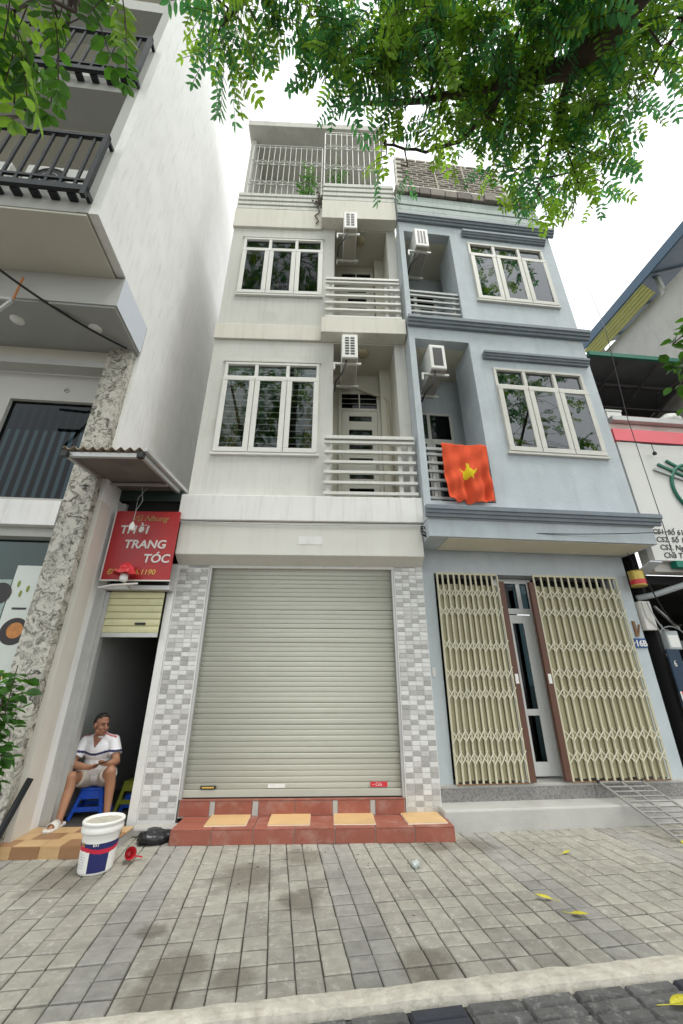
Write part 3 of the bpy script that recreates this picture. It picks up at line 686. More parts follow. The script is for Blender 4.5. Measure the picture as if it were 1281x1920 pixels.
# roller shutter
S0, S1, SZ0, SZ1, SV = 0.478, 3.082, 0.31, 3.06, 0.06
sh = MB().box(S0 + .03, S1 - .03, SV - 0.018, SV + .018, SZ0 - 0.015, SZ0 + 0.058).build('roller_shutter', 'shutter', wh, bevel=0.004)
for a in (S0, S1 - .03): MB().box(a, a + .03, SV - .05, SV + .05, SZ0 - .03, SZ1).build('guide_rail', 'alu_grey', sh)
pit = 0.0605; ns = int((SZ1 - SZ0) / pit)
pr = [(0.002, 0.0), (-0.0025, 0.002), (-0.0042, 0.012), (-0.005, 0.03), (-0.0042, 0.048), (-0.0025, 0.058), (0.002, 0.0603), (0.02, 0.03)]
sl = MB().prof(pr, S0 + .03, S1 - .03).mesh('slat', 'shutter')
for p in sl.polygons: p.use_smooth = len(p.vertices) == 4
for k in range(ns): piece('slat', sl, sh, (0, SV + random.uniform(-.002, .002), SZ0 + 0.06 + k * pit + random.uniform(-.001, .001)), (0, random.gauss(0, .0005), random.gauss(0, .0006)))
MB().box(S0 + .22, S0 + .4, SV - 0.026, SV - .012, SZ0 + 0.065, SZ0 + 0.1).build('handle', 'black_plastic', sh, bevel=0.012)
MB().box(S0 + .24, S0 + .38, SV - 0.028, SV - .0265, SZ0 + 0.075, SZ0 + 0.09).build('handle_plate', 'letter_gold', sh)
MB().box(S0 + 1.0, S0 + 1.2, SV - 0.0125, SV - .011, SZ0 + 0.07, SZ0 + 0.11).build('sticker', 'sticker_white', sh)
st = MB().box(S1 - .4, S1 - .2, SV - 0.0125, SV - .011, SZ0 + 0.072, SZ0 + 0.125).build('sticker', 'cup_red', sh)
put_text('~ Cửa', 0.045, 'sticker_white', sh, (S1 - .38, SV - .0135, SZ0 + .085), extrude=.0004)
MB().box(0.48, 3.08, 0.12, 0.2, 0.0, 3.0).build('rear_shutter_wall', 'dark_interior', wh)
# red tiled steps: each facing tile its own piece
MB().box(0.585, 3.5, -0.44, 0.06, -0.02, 0.118).box(0.50, 3.07, -0.02, 0.12, 0.118, 0.275).build('steps', 'cement', wh)
def red_tile(w_, d_, h_): return MB().box(0, w_, 0, d_, 0, h_)
x = 0.575; widths = [0.42, 0.42, 0.42, 0.42, 0.42, 0.41, 0.42]
for k, wd in enumerate(widths):
    b = min(x + wd, 3.51)
    MB().box(x + .004, b - .004, -0.452, -0.441, 0.0, 0.118).build('red_tile', 'red_tile', wh, bevel=0.002)
    MB().box(x + .004, b - .004, -0.450, -0.245, 0.1195, 0.1325).build('red_tile', 'red_tile', wh, bevel=0.002)
    MB().box(x + .004, b - .004, -0.238, -0.033, 0.1195, 0.1325).build('red_tile', 'red_tile', wh, bevel=0.002)
    x += wd
MB().box(0.5735, 0.5845, -0.44, 0.05, 0.0, 0.118).build('red_tile', 'red_tile', wh)
x = 0.505
for wd in (0.34, 0.06, 0.42, 0.07, 0.42, 0.42, 0.06, 0.37, 0.06, 0.34):
    b = min(x + wd, 3.07)
    MB().box(x + .003, b - .003, -0.031, -0.021, 0.134, 0.272).build('red_tile', 'red_tile' if wd > .1 else 'cement', wh, bevel=0.002); x += wd
MB().box(0.505, 3.07, -0.033, 0.02, 0.276, 0.288).build('red_tile', 'red_tile', wh, bevel=0.002)
MB().box(0.05, 0.57, -0.2, -0.002, 0.0, 0.075).build('threshold', 'cement', wh, bevel=0.015)
# roof terrace: slab, rear wall, iron grilles
MB().box(-0.05, 3.45, -0.1, 3.0, 14.62, 14.85).build('roof', 'roof_concrete', wh, bevel=0.01)
MB().wall(0.1, 3.3, 11.3, 14.6, 1.1, 1.25, [(0.45, 0.75, 12.9, 13.7), (1.1, 1.75, 11.4, 13.5)]).build('terrace_wall', 'roof_concrete', wh)
MB().box(0.0, 0.12, 0.2, 1.1, 11.3, 14.6).build('terrace_wall', 'roof_concrete', wh)
MB().box(0.12, 3.3, 0.2, 1.1, 11.26, 11.32).build('terrace_floor', 'interior', wh)
for h in ((0.45, 0.75, 12.9, 13.7), (1.1, 1.75, 11.4, 13.5)): MB().box(h[0], h[1], 1.15, 1.16, h[2], h[3]).build('pane', 'glass_dark', wh)
def grille(parent, u0, u1, z0, z1, v, rows):
    g = MB().box(u0 - .012, u0 + .012, v - .012, v + .012, z0, z1).box(u1 - .012, u1 + .012, v - .012, v + .012, z0, z1)
    for z in rows + [z1]:
        g.box(u0 + .012, u1 - .012, v - .008, v + .008, z - .055, z - .04); g.box(u0 + .012, u1 - .012, v - .008, v + .008, z + .04, z + .055)
    n = int(round((u1 - u0) / 0.13))
    for z in rows:                                        # lens-shaped ornaments between the bars
        for k in range(0, n, 2):
            a = u0 + (u1 - u0) * k / n; b = u0 + (u1 - u0) * min(k + 2, n) / n
            for sg in (-1, 1):
                pts = [(a + (b - a) * t, v - .016, z + sg * 0.1 * abs(math.sin(math.pi * (t + .5)))) for t in [i / 8 for i in range(9)]]
                g.tube(pts, 0.009, 5, cap=False)
    gr = g.build('iron_grille', 'rail_paint', parent)
    me = MB().box(-.007, .007, -.007, .007, z0, z1).mesh('grille_bar', 'rail_paint')
    for k in range(1, n): piece('grille_bar', me, gr, (u0 + (u1 - u0) * k / n, v, 0))
grille(wh, 0.12, 1.86, 11.88, 14.1, 0.1, [12.5, 13.35])
grille(wh, 1.93, 3.42, 11.99, 14.25, -0.15, [12.75, 13.6])
# dark creeper stain and hanging root on the parapet
mb = MB()
pts = [(1.80, -.06, 11.95)]
for k in range(14): pts.append((1.80 + random.gauss(0, .03), -.075, 11.9 - .09 * k))
mb.tube(pts, .012, 5)
for k in range(26):
    z = 11.3 + random.random() * .6; u = 1.8 + random.gauss(0, .07); mb.ell((u, -.08, z), (.03, .012, .03), 6, 4)
tag(mb.build('creeper', 'bark', None, loc=WF.at(0, 0), rot=(0, 0, R(WF.yaw))), 'dry brown creeper hanging down the cream parapet beside the grille', 'plant')

make_ac(WF, 2.33, -0.36, 6.62, 'white air conditioner unit on brackets in the lower cream balcony', (2, 7))
make_ac(WF, 2.37, -0.38, 10.12, 'white air conditioner unit on brackets in the upper cream balcony', (2, 5))
for z, tx in ((7.295, 'lower'), (10.625, 'upper')):
    o = MB().lathe([(0.0, -.075), (.06, -.07), (.1, -.045), (.115, -.015), (.12, 0)], 24).build('ceiling_lamp', 'lamp_dish', None, smooth=True, loc=WF.at(2.76, .2, z), rot=(0, 0, 0))
    tag(o, 'round beige ceiling lamp under the %s cream balcony ceiling' % tx, 'lamp')
o = MB().tube([(2.2, .72, 6.98), (2.6, .7, 6.9), (3.0, .7, 6.72), (3.16, .66, 6.66), (3.24, .6, 6.5), (3.25, .58, 6.0), (3.27, .58, 4.1)], .022, 8).build('drain_pipe', 'pipe_cream', wh, smooth=True)

# ================================================================== BLUE HOUSE
bh = BF.thing('blue_house', 'blue grey rendered house with dark ledges and folding metal gates', 'house')
BV = -0.28
H1 = (0.11, 1.12, 3.98, 7.21); H2 = (0.10, 1.10, 7.75, 10.27)
MB().wall(0.004, 3.40, 3.72, 10.62, BV, BV + 0.2, [H1, H2, (1.49, 3.15, 4.92, 6.63), (1.47, 3.12, 8.37, 10.08)]).build('wall', 'plaster_blue', bh)
MB().box(3.2, 3.4, BV + .2, 5.5, 3.72, 11.4).build('side_wall', 'plaster_blue', bh)
MB().box(0.42, 0.58, 0.85, 5.5, 0.0, 11.4).build('side_wall', 'plaster_blue', bh)
MB().box(0.58, 3.2, 5.3, 5.5, 0.0, 11.4).build('rear_wall', 'interior', bh)
for z in (3.75, 7.4, 10.45): MB().box(0.58, 3.2, 0.95, 5.3, z, z + 0.22).box(1.32, 3.2, BV + .2, 0.95, z + .001, z + .219).build('floor_slab', 'interior', bh)
for (za, zb, ub) in ((3.98, 7.21, 1.12), (7.75, 10.27, 1.10)):
    MB().box(0.004, 0.1, BV + .2, 0.75, za, zb).build('balcony_wall', 'plaster_blue', bh)
    MB().box(ub + .2, ub + .34, BV + .2, 0.75, za, zb).build('balcony_wall', 'plaster_blue', bh)
    MB().box(ub + .001, ub + .2, BV + .2, 0.4, za, zb).build('balcony_cheek', 'plaster_blue', bh)
    MB().box(0.004, ub + .34, 0.75, 0.9, za, zb).build('balcony_rear_wall', 'plaster_blue', bh)
    MB().box(0.004, ub + .34, BV + .2, 0.9, zb, zb + .2).build('balcony_ceiling', 'soffit_beige', bh)
    MB().box(0.004, ub + .34, BV + .19, 0.9, za - .12, za - .005).build('balcony_floor', 'interior', bh)
def ledge(parent, u0, u1, z0, z1, out, name='ledge', back=BV):
    h = z1 - z0; y = back - .001
    pr = [(y, z0), (y - out * .45, z0), (y - out * .5, z0 + h * .28), (y - out * .72, z0 + h * .3), (y - out * .78, z0 + h * .55), (y - out, z0 + h * .6), (y - out, z1), (y, z1)]
    return MB().prof(pr[::-1], u0, u1).build(name, 'blue_trim', parent, bevel=0.004)
ledge(bh, -0.03, 3.5, 10.56, 10.74, 0.12)
ledge(bh, -0.01, 3.53, 7.49, 7.67, 0.13)
ledge(bh, 1.36, 3.24, 10.25, 10.4, 0.1, 'window_hood'); ledge(bh, 1.33, 3.34, 6.83, 6.96, 0.11, 'window_hood')
make_window(bh, 1.48, 3.16, 4.90, 6.65, BV, 'window_frame_beige', trans=0.4, gl='glass_mirror')
make_window(bh, 1.46, 3.13, 8.36, 10.09, BV, 'window_frame_beige', trans=0.36, gl='glass_mirror')
# parapet courses with a row of clay blocks on top, brick screen behind
for k in range(4): MB().box(0.0, 3.33 - .02 * k, BV - .04 + .012 * (k % 2), 0.0, 10.78 + k * .185, 10.78 + (k + 1) * .185 - .02).build('parapet_course', 'parapet_blue', bh, bevel=0.01)
MB().box(0.02, 3.3, BV + .02, -.02, 10.77, 11.5).build('parapet_core', 'parapet_blue', bh)
x = 0.02
while x < 3.2:
    wd = random.uniform(.24, .36); y = random.uniform(-.03, .02)
    MB().box(x, min(x + wd - .012, 3.28), BV - .1 + y, -.06, 11.525, 11.525 + random.uniform(.2, .26)).build('clay_block', 'clay', bh, bevel=0.012); x += wd
MB().box(0.0, 3.28, BV - .06, -.1, 11.79, 11.85).build('coping', 'mortar', bh, bevel=0.01)
MB().prism([(0.15, 11.85), (3.1, 11.85), (3.1, 12.4), (2.8, 13.7), (0.15, 13.75)], 0.02, 0.12).build('screen_wall', 'mortar', bh)
bm = MB().box(-.112, .112, -.02, .03, -.024, .024).mesh('brick', 'brick')
for r in range(20):
    z = 11.93 + r * .094
    if z > 13.66: break
    umax = 3.08 if z < 12.4 else 3.06 - (z - 12.4) * .23
    k = 0
    while True:
        u = 0.3 + k * .262 + (.13 if r % 2 else 0); k += 1
        if u + .115 > umax: break
        piece('brick', bm, bh, (u, 0.012 + random.gauss(0, .004), z + random.gauss(0, .004)), (0, random.gauss(0, .012), 0))
for u in (1.2, 1.95): MB().tube([(u, -.03, 11.86), (u - .12, -.06, 13.5)], .016, 6).build('pole', 'pipe_cream', bh)
# ground floor: recessed piers, lintel, soffit, roof edge
MB().box(0.0, 0.2, 0.16, 0.5, 0.36, 3.0).build('pier', 'pier_blue_lit', bh)
MB().box(3.04, 3.3, 0.16, 0.5, 0.36, 3.0).build('pier', 'pier_blue_lit', bh)
MB().box(0.0, 3.3, 0.16, 0.5, 3.0, 3.359).build('lintel', 'plaster_blue', bh)
MB().box(-0.02, 3.4, -.44, 0.5, 3.36, 3.62).build('canopy', 'plaster_blue', bh, bevel=0.006)
MB().box(0.27, 3.34, -.40, .12, 3.35, 3.3595).build('soffit_panel', 'soffit_beige', bh)
MB().box(-0.03, 3.42, -.46, BV, 3.62, 3.72).build('canopy_top', 'plaster_blue', bh)
ledge(bh, -0.06, 3.5, 3.63, 3.79, 0.1, back=-.46)
# balcony railings
def blue_rail(z0, z1, u0, u1, n):
    rl = MB().box(u0, u1, BV + .03, BV + .1, z1 - .05, z1).build('balcony_railing', 'rail_grey', bh, bevel=.004)
    me = MB().box(u0, u1, BV + .04, BV + .075, -.02, .02).mesh('rail', 'rail_grey')
    for k in range(n): piece('rail', me, rl, (0, 0, z0 + .06 + (z1 - z0 - .18) * k / (n - 1)))
    pm = MB().box(-.02, .02, BV + .08, BV + .12, z0, z1 - .051).mesh('post', 'rail_paint')
    for u in (u0 + .12, u1 - .1): piece('post', pm, rl, (u, 0, 0))
blue_rail(7.76, 8.52, 0.105, 1.095, 5); blue_rail(3.99, 4.93, 0.115, 1.115, 6)
def blue_door(z0, z1, tz):
    d = MB().box(.12, .17, .70, .749, z0, z1).box(1.0, 1.05, .70, .749, z0, z1).box(.17, 1.0, .70, .749, z1 - .05, z1).box(.17, 1.0, .70, .749, tz - .03, tz + .03).box(.55, .61, .70, .749, z0, tz - .03).box(.55, .61, .7, .749, tz + .03, z1 - .05).build('door', 'window_frame_beige', bh)
    for a, b in ((.17, .55), (.61, 1.0)):
        MB().box(a, b, .72, .725, z0, tz - .03).build('pane', 'glass_dark', d); MB().box(a, b, .72, .725, tz + .03, z1 - .05).build('pane', 'glass_dark', d)
        MB().box(a, a + .05, .69, .719, z0, tz - .03).box(b - .05, b, .69, .719, z0, tz - .03).box(a + .05, b - .05, .69, .719, tz - .09, tz - .03).build('sash', 'window_frame_beige', d)
blue_door(4.0, 6.35, 5.72); blue_door(7.76, 9.75, 9.3)
make_ac(BF, .30, -0.42, 6.4, 'white air conditioner unit on brackets in the lower blue balcony', (1, 1))
make_ac(BF, .28, -0.42, 9.62, 'white air conditioner unit with slotted end in the upper blue balcony', (3, 1))
# plinth, step and granite
MB().box(-0.0, 3.6, 0.14, 0.9, 0.0, 0.34).build('plinth', 'cement', bh)
MB().box(0.02, 2.0, 0.125, .139, 0.2, 0.365).build('granite_slab', 'granite', bh, bevel=.004)
MB().box(2.006, 3.6, 0.125, .139, 0.2, 0.365).build('granite_slab', 'granite', bh, bevel=.004)
MB().box(0.0, 3.6, 0.12, 0.6, 0.341, 0.375).build('threshold', 'cement', bh, bevel=.006)
MB().box(-0.06, 2.45, -0.19, 0.139, -0.02, 0.205).build('step', 'step_concrete', bh, bevel=.02)
MB().box(2.45, 3.6, -0.1, 0.139, -0.02, 0.17).build('step', 'step_concrete', bh, bevel=.02)
# aluminium door between the gates
d = MB().box(1.2, 1.27, .36, .42, .376, 2.99).box(1.74, 1.81, .36, .42, .376, 2.99).box(1.27, 1.74, .36, .42, 2.92, 2.99).box(1.27, 1.74, .361, .419, 2.46, 2.54).build('shop_door', 'aluminium_white', bh, bevel=.004)
MB().box(1.56, 1.62, .362, .418, 2.541, 2.919).build('mullion', 'aluminium_white', d)
MB().box(1.27, 1.56, .38, .385, 2.54, 2.92).build('pane', 'glass_dark', d); MB().box(1.62, 1.74, .38, .385, 2.54, 2.92).build('pane', 'glass_dark', d)
lf = MB().box(1.29, 1.40, .34, .38, .4, 2.44).box(1.57, 1.73, .34, .38, .4, 2.44).box(1.4, 1.57, .34, .38, 2.32, 2.44).box(1.4, 1.57, .34, .38, 1.1, 1.18).box(1.4, 1.57, .34, .38, .4, .56).build('door_leaf', 'aluminium_white', d, bevel=.004)
for a, b in ((.56, 1.1), (1.18, 2.32)): MB().box(1.4, 1.57, .357, .362, a, b).build('pane', 'glass_dark', d)
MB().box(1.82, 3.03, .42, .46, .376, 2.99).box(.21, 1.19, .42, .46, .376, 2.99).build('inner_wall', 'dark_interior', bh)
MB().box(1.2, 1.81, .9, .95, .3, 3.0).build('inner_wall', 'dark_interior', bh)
# folding gates
ROWS = (2.70, 2.44, 1.975, 1.63, 1.38, 0.90, 0.655)
def folding_gate(u0, u1, n, su, sheet_side, label):
    z0, z1 = .38, 2.97; v = .1
    g = MB().box(u0, u1, v - .02, v + .02, z1 - .005, z1 + .025).build('folding_gate', 'gate_beige', bh)
    g['label'] = label
    MB().box(u0, u1, v - .012, v + .012, .376, .388).build('floor_track', 'rust', g)
    bmesh_ = MB().box(-.012, .012, v - .03, v - .012, z0 + .01, z1 - .006).mesh('upright', 'gate_beige')
    du = (u1 - u0) / n
    for k in range(n + 1): piece('upright', bmesh_, g, (u0 + k * du, random.gauss(0, .003), 0), (0, random.gauss(0, .0015), 0))
    pr = [(-du * .46, v + .02), (-du * .2, v + .006), (du * .2, v + .004), (du * .46, v + .022), (du * .46, v + .026), (-du * .46, v + .024)]
    sm = MB()
    i = 0; n_ = len(pr); sm.v = [(a, b, z0 + .03) for a, b in pr] + [(a, b, z1 - .15) for a, b in pr]
    for q in range(n_): sm.f.append((q, (q + 1) % n_, n_ + (q + 1) % n_, n_ + q)); sm.mi.append(0)
    sme = sm.mesh('sheet', 'gate_sheet')
    for k in range(n): piece('sheet', sme, g, (u0 + (k + .5) * du, 0, random.uniform(-.01, .01)))
    lk = MB()
    for sg in (-1, 1): lk.bar((-du * .6, v - .036 - .006 * sg, -.075 * sg), (du * .6, v - .036 - .006 * sg, .075 * sg), .012, .006, up=(0, 1, 0))
    lm = lk.mesh('scissor_link', 'gate_link')
    for z in ROWS:
        for k in range(n): piece('scissor_link', lm, g, (u0 + (k + .5) * du, 0, z + random.gauss(0, .006)), (0, random.gauss(0, .02), 0))
    MB().box(su, su + .085, v - .035, v + .02, .39, 2.88).build('stile', 'gate_brown', g, bevel=.006)
    MB().box(su + .02, su + .065, v - .04, v - .036, 1.5, 1.62).build('lock_plate', 'sticker_white', g)
    return g
folding_gate(.215, 1.13, 11, 1.135, 1, 'folding gate leaf beside the tiled pillar'); folding_gate(1.70, 3.03, 12, 1.605, -1, 'wider folding gate leaf beside the blue number plate')
MB().box(0.05, 0.1, .15, .158, 1.58, 1.7).build('wall_socket', 'rail_paint', bh, bevel=.006)
MB().box(3.16, 3.2, .14, .158, 2.13, 2.35).bar((3.2, .15, 2.14), (3.26, .15, 2.3), .02).build('hook', 'rust', bh)

# number plate, flag
o = BF.thing('number_plate', 'small blue enamel house number plate on the pale blue pier', 'number plate', 3.095, .14, 1.975)
MB().box(0, .195, -.004, .004, 0, .13).build('plate', 'plate_blue', o, bevel=.003)
put_text('16B', .115, 'sticker_white', o, (.015, -.006, .022), extrude=.001, bold=.004)
fl = MB(); N = 64
def fpt(i, j):
    s, t = i / N, j / N                       # s across, t down
    sag = .03 * math.sin(s * math.pi) * t
    x = .33 + .735 * s + .012 * math.sin(t * 7 + s * 3) * t - .02 * t * (s - .5); z = 4.935 - .965 * t - sag + .015 * math.sin(s * 23) * (t > .97)
    fold = .012 * math.sin(s * 31 + t * 6 + 2 * math.sin(t * 5)) + .01 * math.sin(t * 19 + s * 8) + .022 * math.sin(s * 9 + t * 2.2) + .016 * math.sin(s * 17 - t * 4) + .02 * math.sin((s - .6) * 6 + t * 5)
    return (x, BV - .03 - (.05 + 1.7 * fold * (.25 + .75 * t)) - .02 * math.sin(t * 3), z)
star = []
for k in range(10):
    a = math.pi / 2 + k * math.pi / 5; rr = (.2 if k % 2 == 0 else .085) * random.uniform(.85, 1.1); star.append((.5 + rr * math.cos(a), .52 - rr * .85 * math.sin(a)))
def inpoly(x, y, P):
    c = False; j = len(P) - 1
    for i in range(len(P)):
        if (P[i][1] > y) != (P[j][1] > y) and x < (P[j][0] - P[i][0]) * (y - P[i][1]) / (P[j][1] - P[i][1]) + P[i][0]: c = not c
        j = i
    return c
for i in range(N):
    for j in range(N):
        fl.cur = 1 if inpoly((i + .5) / N + .016 * math.sin(j * .55 + i * .3), (j + .5) / N + .02 * math.sin(i * .6 - j * .2), star) else 0
        fl.face([fpt(i, j), fpt(i + 1, j), fpt(i + 1, j + 1), fpt(i, j + 1)])
o = fl.build('flag', ['flag_red', 'flag_yellow'], None, smooth=True, loc=BF.at(0, 0), rot=(0, 0, R(BF.yaw)))
s_ = o.modifiers.new('s', 'SOLIDIFY'); s_.thickness = .003
w_ = o.modifiers.new('w', 'WELD'); w_.merge_threshold = .0002
o.modifiers.move(1, 0)
tag(o, 'red flag with a yellow star draped over the blue balcony railing', 'flag')

# ================================================================== TALL BUILDING ON THE LEFT
lb = LF.thing('corner_building', 'tall white building with overhanging upper floors and railed balconies', 'building')
MB().prof([(0.0, 0.0), (9.0, 0.0), (9.0, 21.4), (-1.74, 21.4), (-1.74, 6.87), (0.0, 6.87)][::-1], -0.12, 0.0).build('side_wall', 'tower_white', lb)
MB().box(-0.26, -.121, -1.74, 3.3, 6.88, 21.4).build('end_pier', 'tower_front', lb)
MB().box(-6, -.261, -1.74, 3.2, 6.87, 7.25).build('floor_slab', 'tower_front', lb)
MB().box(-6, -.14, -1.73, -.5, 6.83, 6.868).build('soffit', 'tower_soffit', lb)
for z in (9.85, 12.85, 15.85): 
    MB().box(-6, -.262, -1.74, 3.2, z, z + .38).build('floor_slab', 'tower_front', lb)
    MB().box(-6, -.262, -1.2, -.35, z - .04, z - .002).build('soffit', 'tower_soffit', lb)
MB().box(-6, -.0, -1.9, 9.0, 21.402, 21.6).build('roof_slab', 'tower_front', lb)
MB().wall(-6, -.262, 7.25, 21.4, -0.34, -.2, [(-2.6, -.9, 7.3, 9.4), (-2.6, -.9, 10.3, 12.4)]).build('rear_wall', 'tower_grey', lb)
for z in (7.3, 10.3): MB().box(-2.6, -.9, -.29, -.28, z, z + 2.1).build('pane', 'glass_dark', lb)
# shop storey
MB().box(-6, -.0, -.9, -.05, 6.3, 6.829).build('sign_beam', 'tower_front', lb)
MB().box(.001, .006, -.9, -.03, 6.3, 6.86).build('beam_end_panel', 'panel_bluewhite', lb)
MB().box(-6, -.02, -.88, .3, 6.265, 6.299).build('shop_soffit', 'shop_grey', lb)
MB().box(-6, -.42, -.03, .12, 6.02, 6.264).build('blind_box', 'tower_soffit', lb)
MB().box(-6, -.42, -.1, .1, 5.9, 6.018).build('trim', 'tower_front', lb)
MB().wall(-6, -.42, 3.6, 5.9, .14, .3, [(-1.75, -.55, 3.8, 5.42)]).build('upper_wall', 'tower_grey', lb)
MB().box(-1.75, -.55, .2, .21, 3.8, 5.42).build('pane', 'glass_dark', lb)
for k in range(9): MB().box(-1.72 + k * .13, -1.66 + k * .13, .32, .34, 3.8, 5.42).build('blind_strip', 'curtain_dark', lb)
MB().box(-6, -.42, -.12, .3, 3.32, 3.66).build('shop_fascia', 'rim_white', lb, bevel=.006)
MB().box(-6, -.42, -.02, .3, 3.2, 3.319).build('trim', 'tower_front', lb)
MB().box(-.40, -.055, -.13, .12, 0.0, 6.262).build('stone_pillar', 'stone_clad', lb)
MB().box(-.054, .012, -.012, -.0005, 0.0, 3.74).build('pilaster', 'pilaster_cream', lb)
MB().box(.0005, .012, .0, .27, 0.0, 3.74).build('pilaster', 'pilaster_cream', lb)
MB().box(-6, -.42, 2.8, 2.9, 0.0, 3.3).build('shop_rear_wall', 'shop_green', lb)
MB().box(-6, -.42, .14, 2.8, 3.2, 3.31).build('shop_ceiling', 'shop_grey', lb)
MB().box(-.56, -.41, .12, 2.8, 0.0, 3.199).build('shop_side_wall', 'shop_grey', lb)
MB().box(-6, -.56, .1, 2.8, -.02, .06).build('shop_floor', 'shop_grey', lb)
MB().box(-1.6, -.42, .1, .108, .06, 3.18).build('shop_pane', 'glass_shop', lb)
MB().box(-1.64, -1.6, .07, .13, .06, 3.19).build('mullion', 'alu_grey', lb)
# balcony cages with condensers inside
def cage(z0, z1, u0, u1, yv):
    c = MB().box(u0, u1, yv, yv + .05, z1 - .06, z1).build('balcony_railing', 'black_metal', lb)
    MB().box(u0, u1, yv, yv + .05, z0, z0 + .1).build('rail', 'black_metal', c)
    MB().box(u0, u1, yv + .01, yv + .04, z0 + .2, z0 + .24).build('rail', 'black_metal', c)
    for u in (u0, u1 - .06): MB().box(u, u + .06, yv - .005, yv + .055, z0 - .08, z1 + .03).build('post', 'black_metal', c)
    MB().box(u1 - .05, u1 - .005, yv + .056, -1.741, z1 - .05, z1).build('return_rail', 'black_metal', c)
    MB().box(u1 - .05, u1 - .005, yv + .056, -1.741, z0, z0 + .08).build('return_rail', 'black_metal', c)
    me = MB().box(-.016, .016, yv + .012, yv + .04, z0 + .1, z1 - .061).mesh('baluster', 'black_metal')
    n = int((u1 - u0) / .17)
    for k in range(1, n): piece('baluster', me, c, (u0 + (u1 - u0) * k / n, 0, 0))
    fl_ = MB()
    for k in range(12): fl_.box(u0 + .1 + k * .22, u0 + .2 + k * .22, yv + .06, -1.745, z0 + .0, z0 + .04)
    o = fl_.build('floor_grating', 'black_metal', c); o['kind'] = 'stuff'
cage(7.06, 8.3, -2.9, -.12, -1.9); cage(10.02, 11.35, -2.9, -.12, -1.9)
def condenser(u, v, z, label, W=.8, H=.62, D=.3):
    t = LF.thing('air_conditioner', label, 'air conditioner', u, v, z)
    MB().box(0, W, 0, D, 0, H).build('casing', 'ac_white', t, bevel=.015)
    f = MB().lathe([(.01, 0), (.2, .0), (.22, .012)], 28).build('fan_guard', 'black_plastic', t, loc=(W * .42, -.002, H * .55), rot=(R(90), 0, 0))
    MB().tube([(W * .42 + .11 * math.cos(a), -.015, H * .55 + .11 * math.sin(a)) for a in [k * math.pi / 8 for k in range(17)]], .005, 5).build('guard_ring', 'ac_white', t)
    MB().box(.04, W - .04, .03, D - .03, -.05, -.001).build('base_tray', 'black_plastic', t)
condenser(-1.15, -1.68, 7.255, 'white condenser behind the lower black balcony railing, end one'); condenser(-2.15, -1.68, 7.255, 'white condenser behind the lower black balcony railing, inner one')
condenser(-1.15, -1.68, 10.235, 'white condenser behind the upper black balcony railing')
# downlights, posters, bracket, cable
for u, v, tx in ((-.45, -.5, 'nearer the white end panel of the soffit'), (-1.49, -.55, 'above the orange rod of the sign bracket')):
    o = MB().lathe([(.0, -.012), (.055, -.014), (.058, -.006), (.085, -.008), (.09, 0)], 24).build('downlight', 'bulb_white', None, smooth=True, loc=LF.at(u, v, 6.264), rot=(0, 0, 0))
    tag(o, 'round white downlight ' + tx, 'lamp', 'soffit downlights')
o = MB().lathe([(.0, -.008), (.03, -.01), (.035, 0)], 16).build('detector', 'bar_steel', lb, loc=(-1.0, .13, 5.62), rot=(R(90), 0, 0))
p = LF.thing('poster', 'tall pale food poster on the shop glass beside the stone pillar', 'poster', -.82, .085, 1.2)
MB().box(0, .36, 0, .006, 0, 1.65).build('sheet', 'poster_white', p)
def disc(r, m, x, z, dy, sx=1.0, nm='picture'):
    return MB().lathe([(0.001, 0), (r, 0)], 28).build(nm, m, p, loc=(x, dy, z), rot=(R(90), 0, 0))
disc(.155, 'poster_dark', .19, .86, -.002); disc(.09, 'poster_orange', .2, .87, -.004); o = disc(.1, 'wood_board', .17, .38, -.002); o.scale = (1, .5, 1)
for x, z in ((.08, 1.42), (.2, 1.36), (.13, 1.3)): o = disc(.035, 'stool_olive', x, z, -.002); o.scale = (.5, 1.2, 1)
MB().box(.09, .25, -.003, -.001, 1.11, 1.135).build('caption', 'letter_black', p)
br = LF.thing('sign_bracket', 'grey steel sign bracket with an orange rod hung under the overhang', 'bracket', -1.42, -1.0, 5.4)
MB().bar((0.18, 0, .72), (-.2, .0, .0), .035).build('strut', 'alu_grey', br); MB().bar((.18, 0, .74), (-.5, 0, .78), .035).build('arm', 'alu_grey', br); MB().bar((0.0, 0, .33), (-.4, 0, .33), .04).build('arm', 'alu_grey', br); MB().bar((.17, .02, .76), (.17, .02, 1.2), .02).build('rod', 'orange_pole', br)
MB().bar((-.35, -.55, 1.43), (-.06, -.72, 1.43), .025).bar((-.02, -.66, 1.44), (-.1, -.8, 1.44), .03).build('hanger', 'black_metal', br)
def sag(a, b, s, n=18): 
    a = Vector(a); b = Vector(b); return [tuple(a.lerp(b, k / n) - Vector((0, 0, s * 4 * (k / n) * (1 - k / n)))) for k in range(n + 1)]
o = MB().tube(sag(LF.at(-1.8, -1.6, 6.62), LF.at(-.1, -.22, 6.2), .13), .017, 7).build('cable', 'black_plastic', None, smooth=True)
tag(o, 'black cable sagging below the overhang to the stone pillar', 'cable')

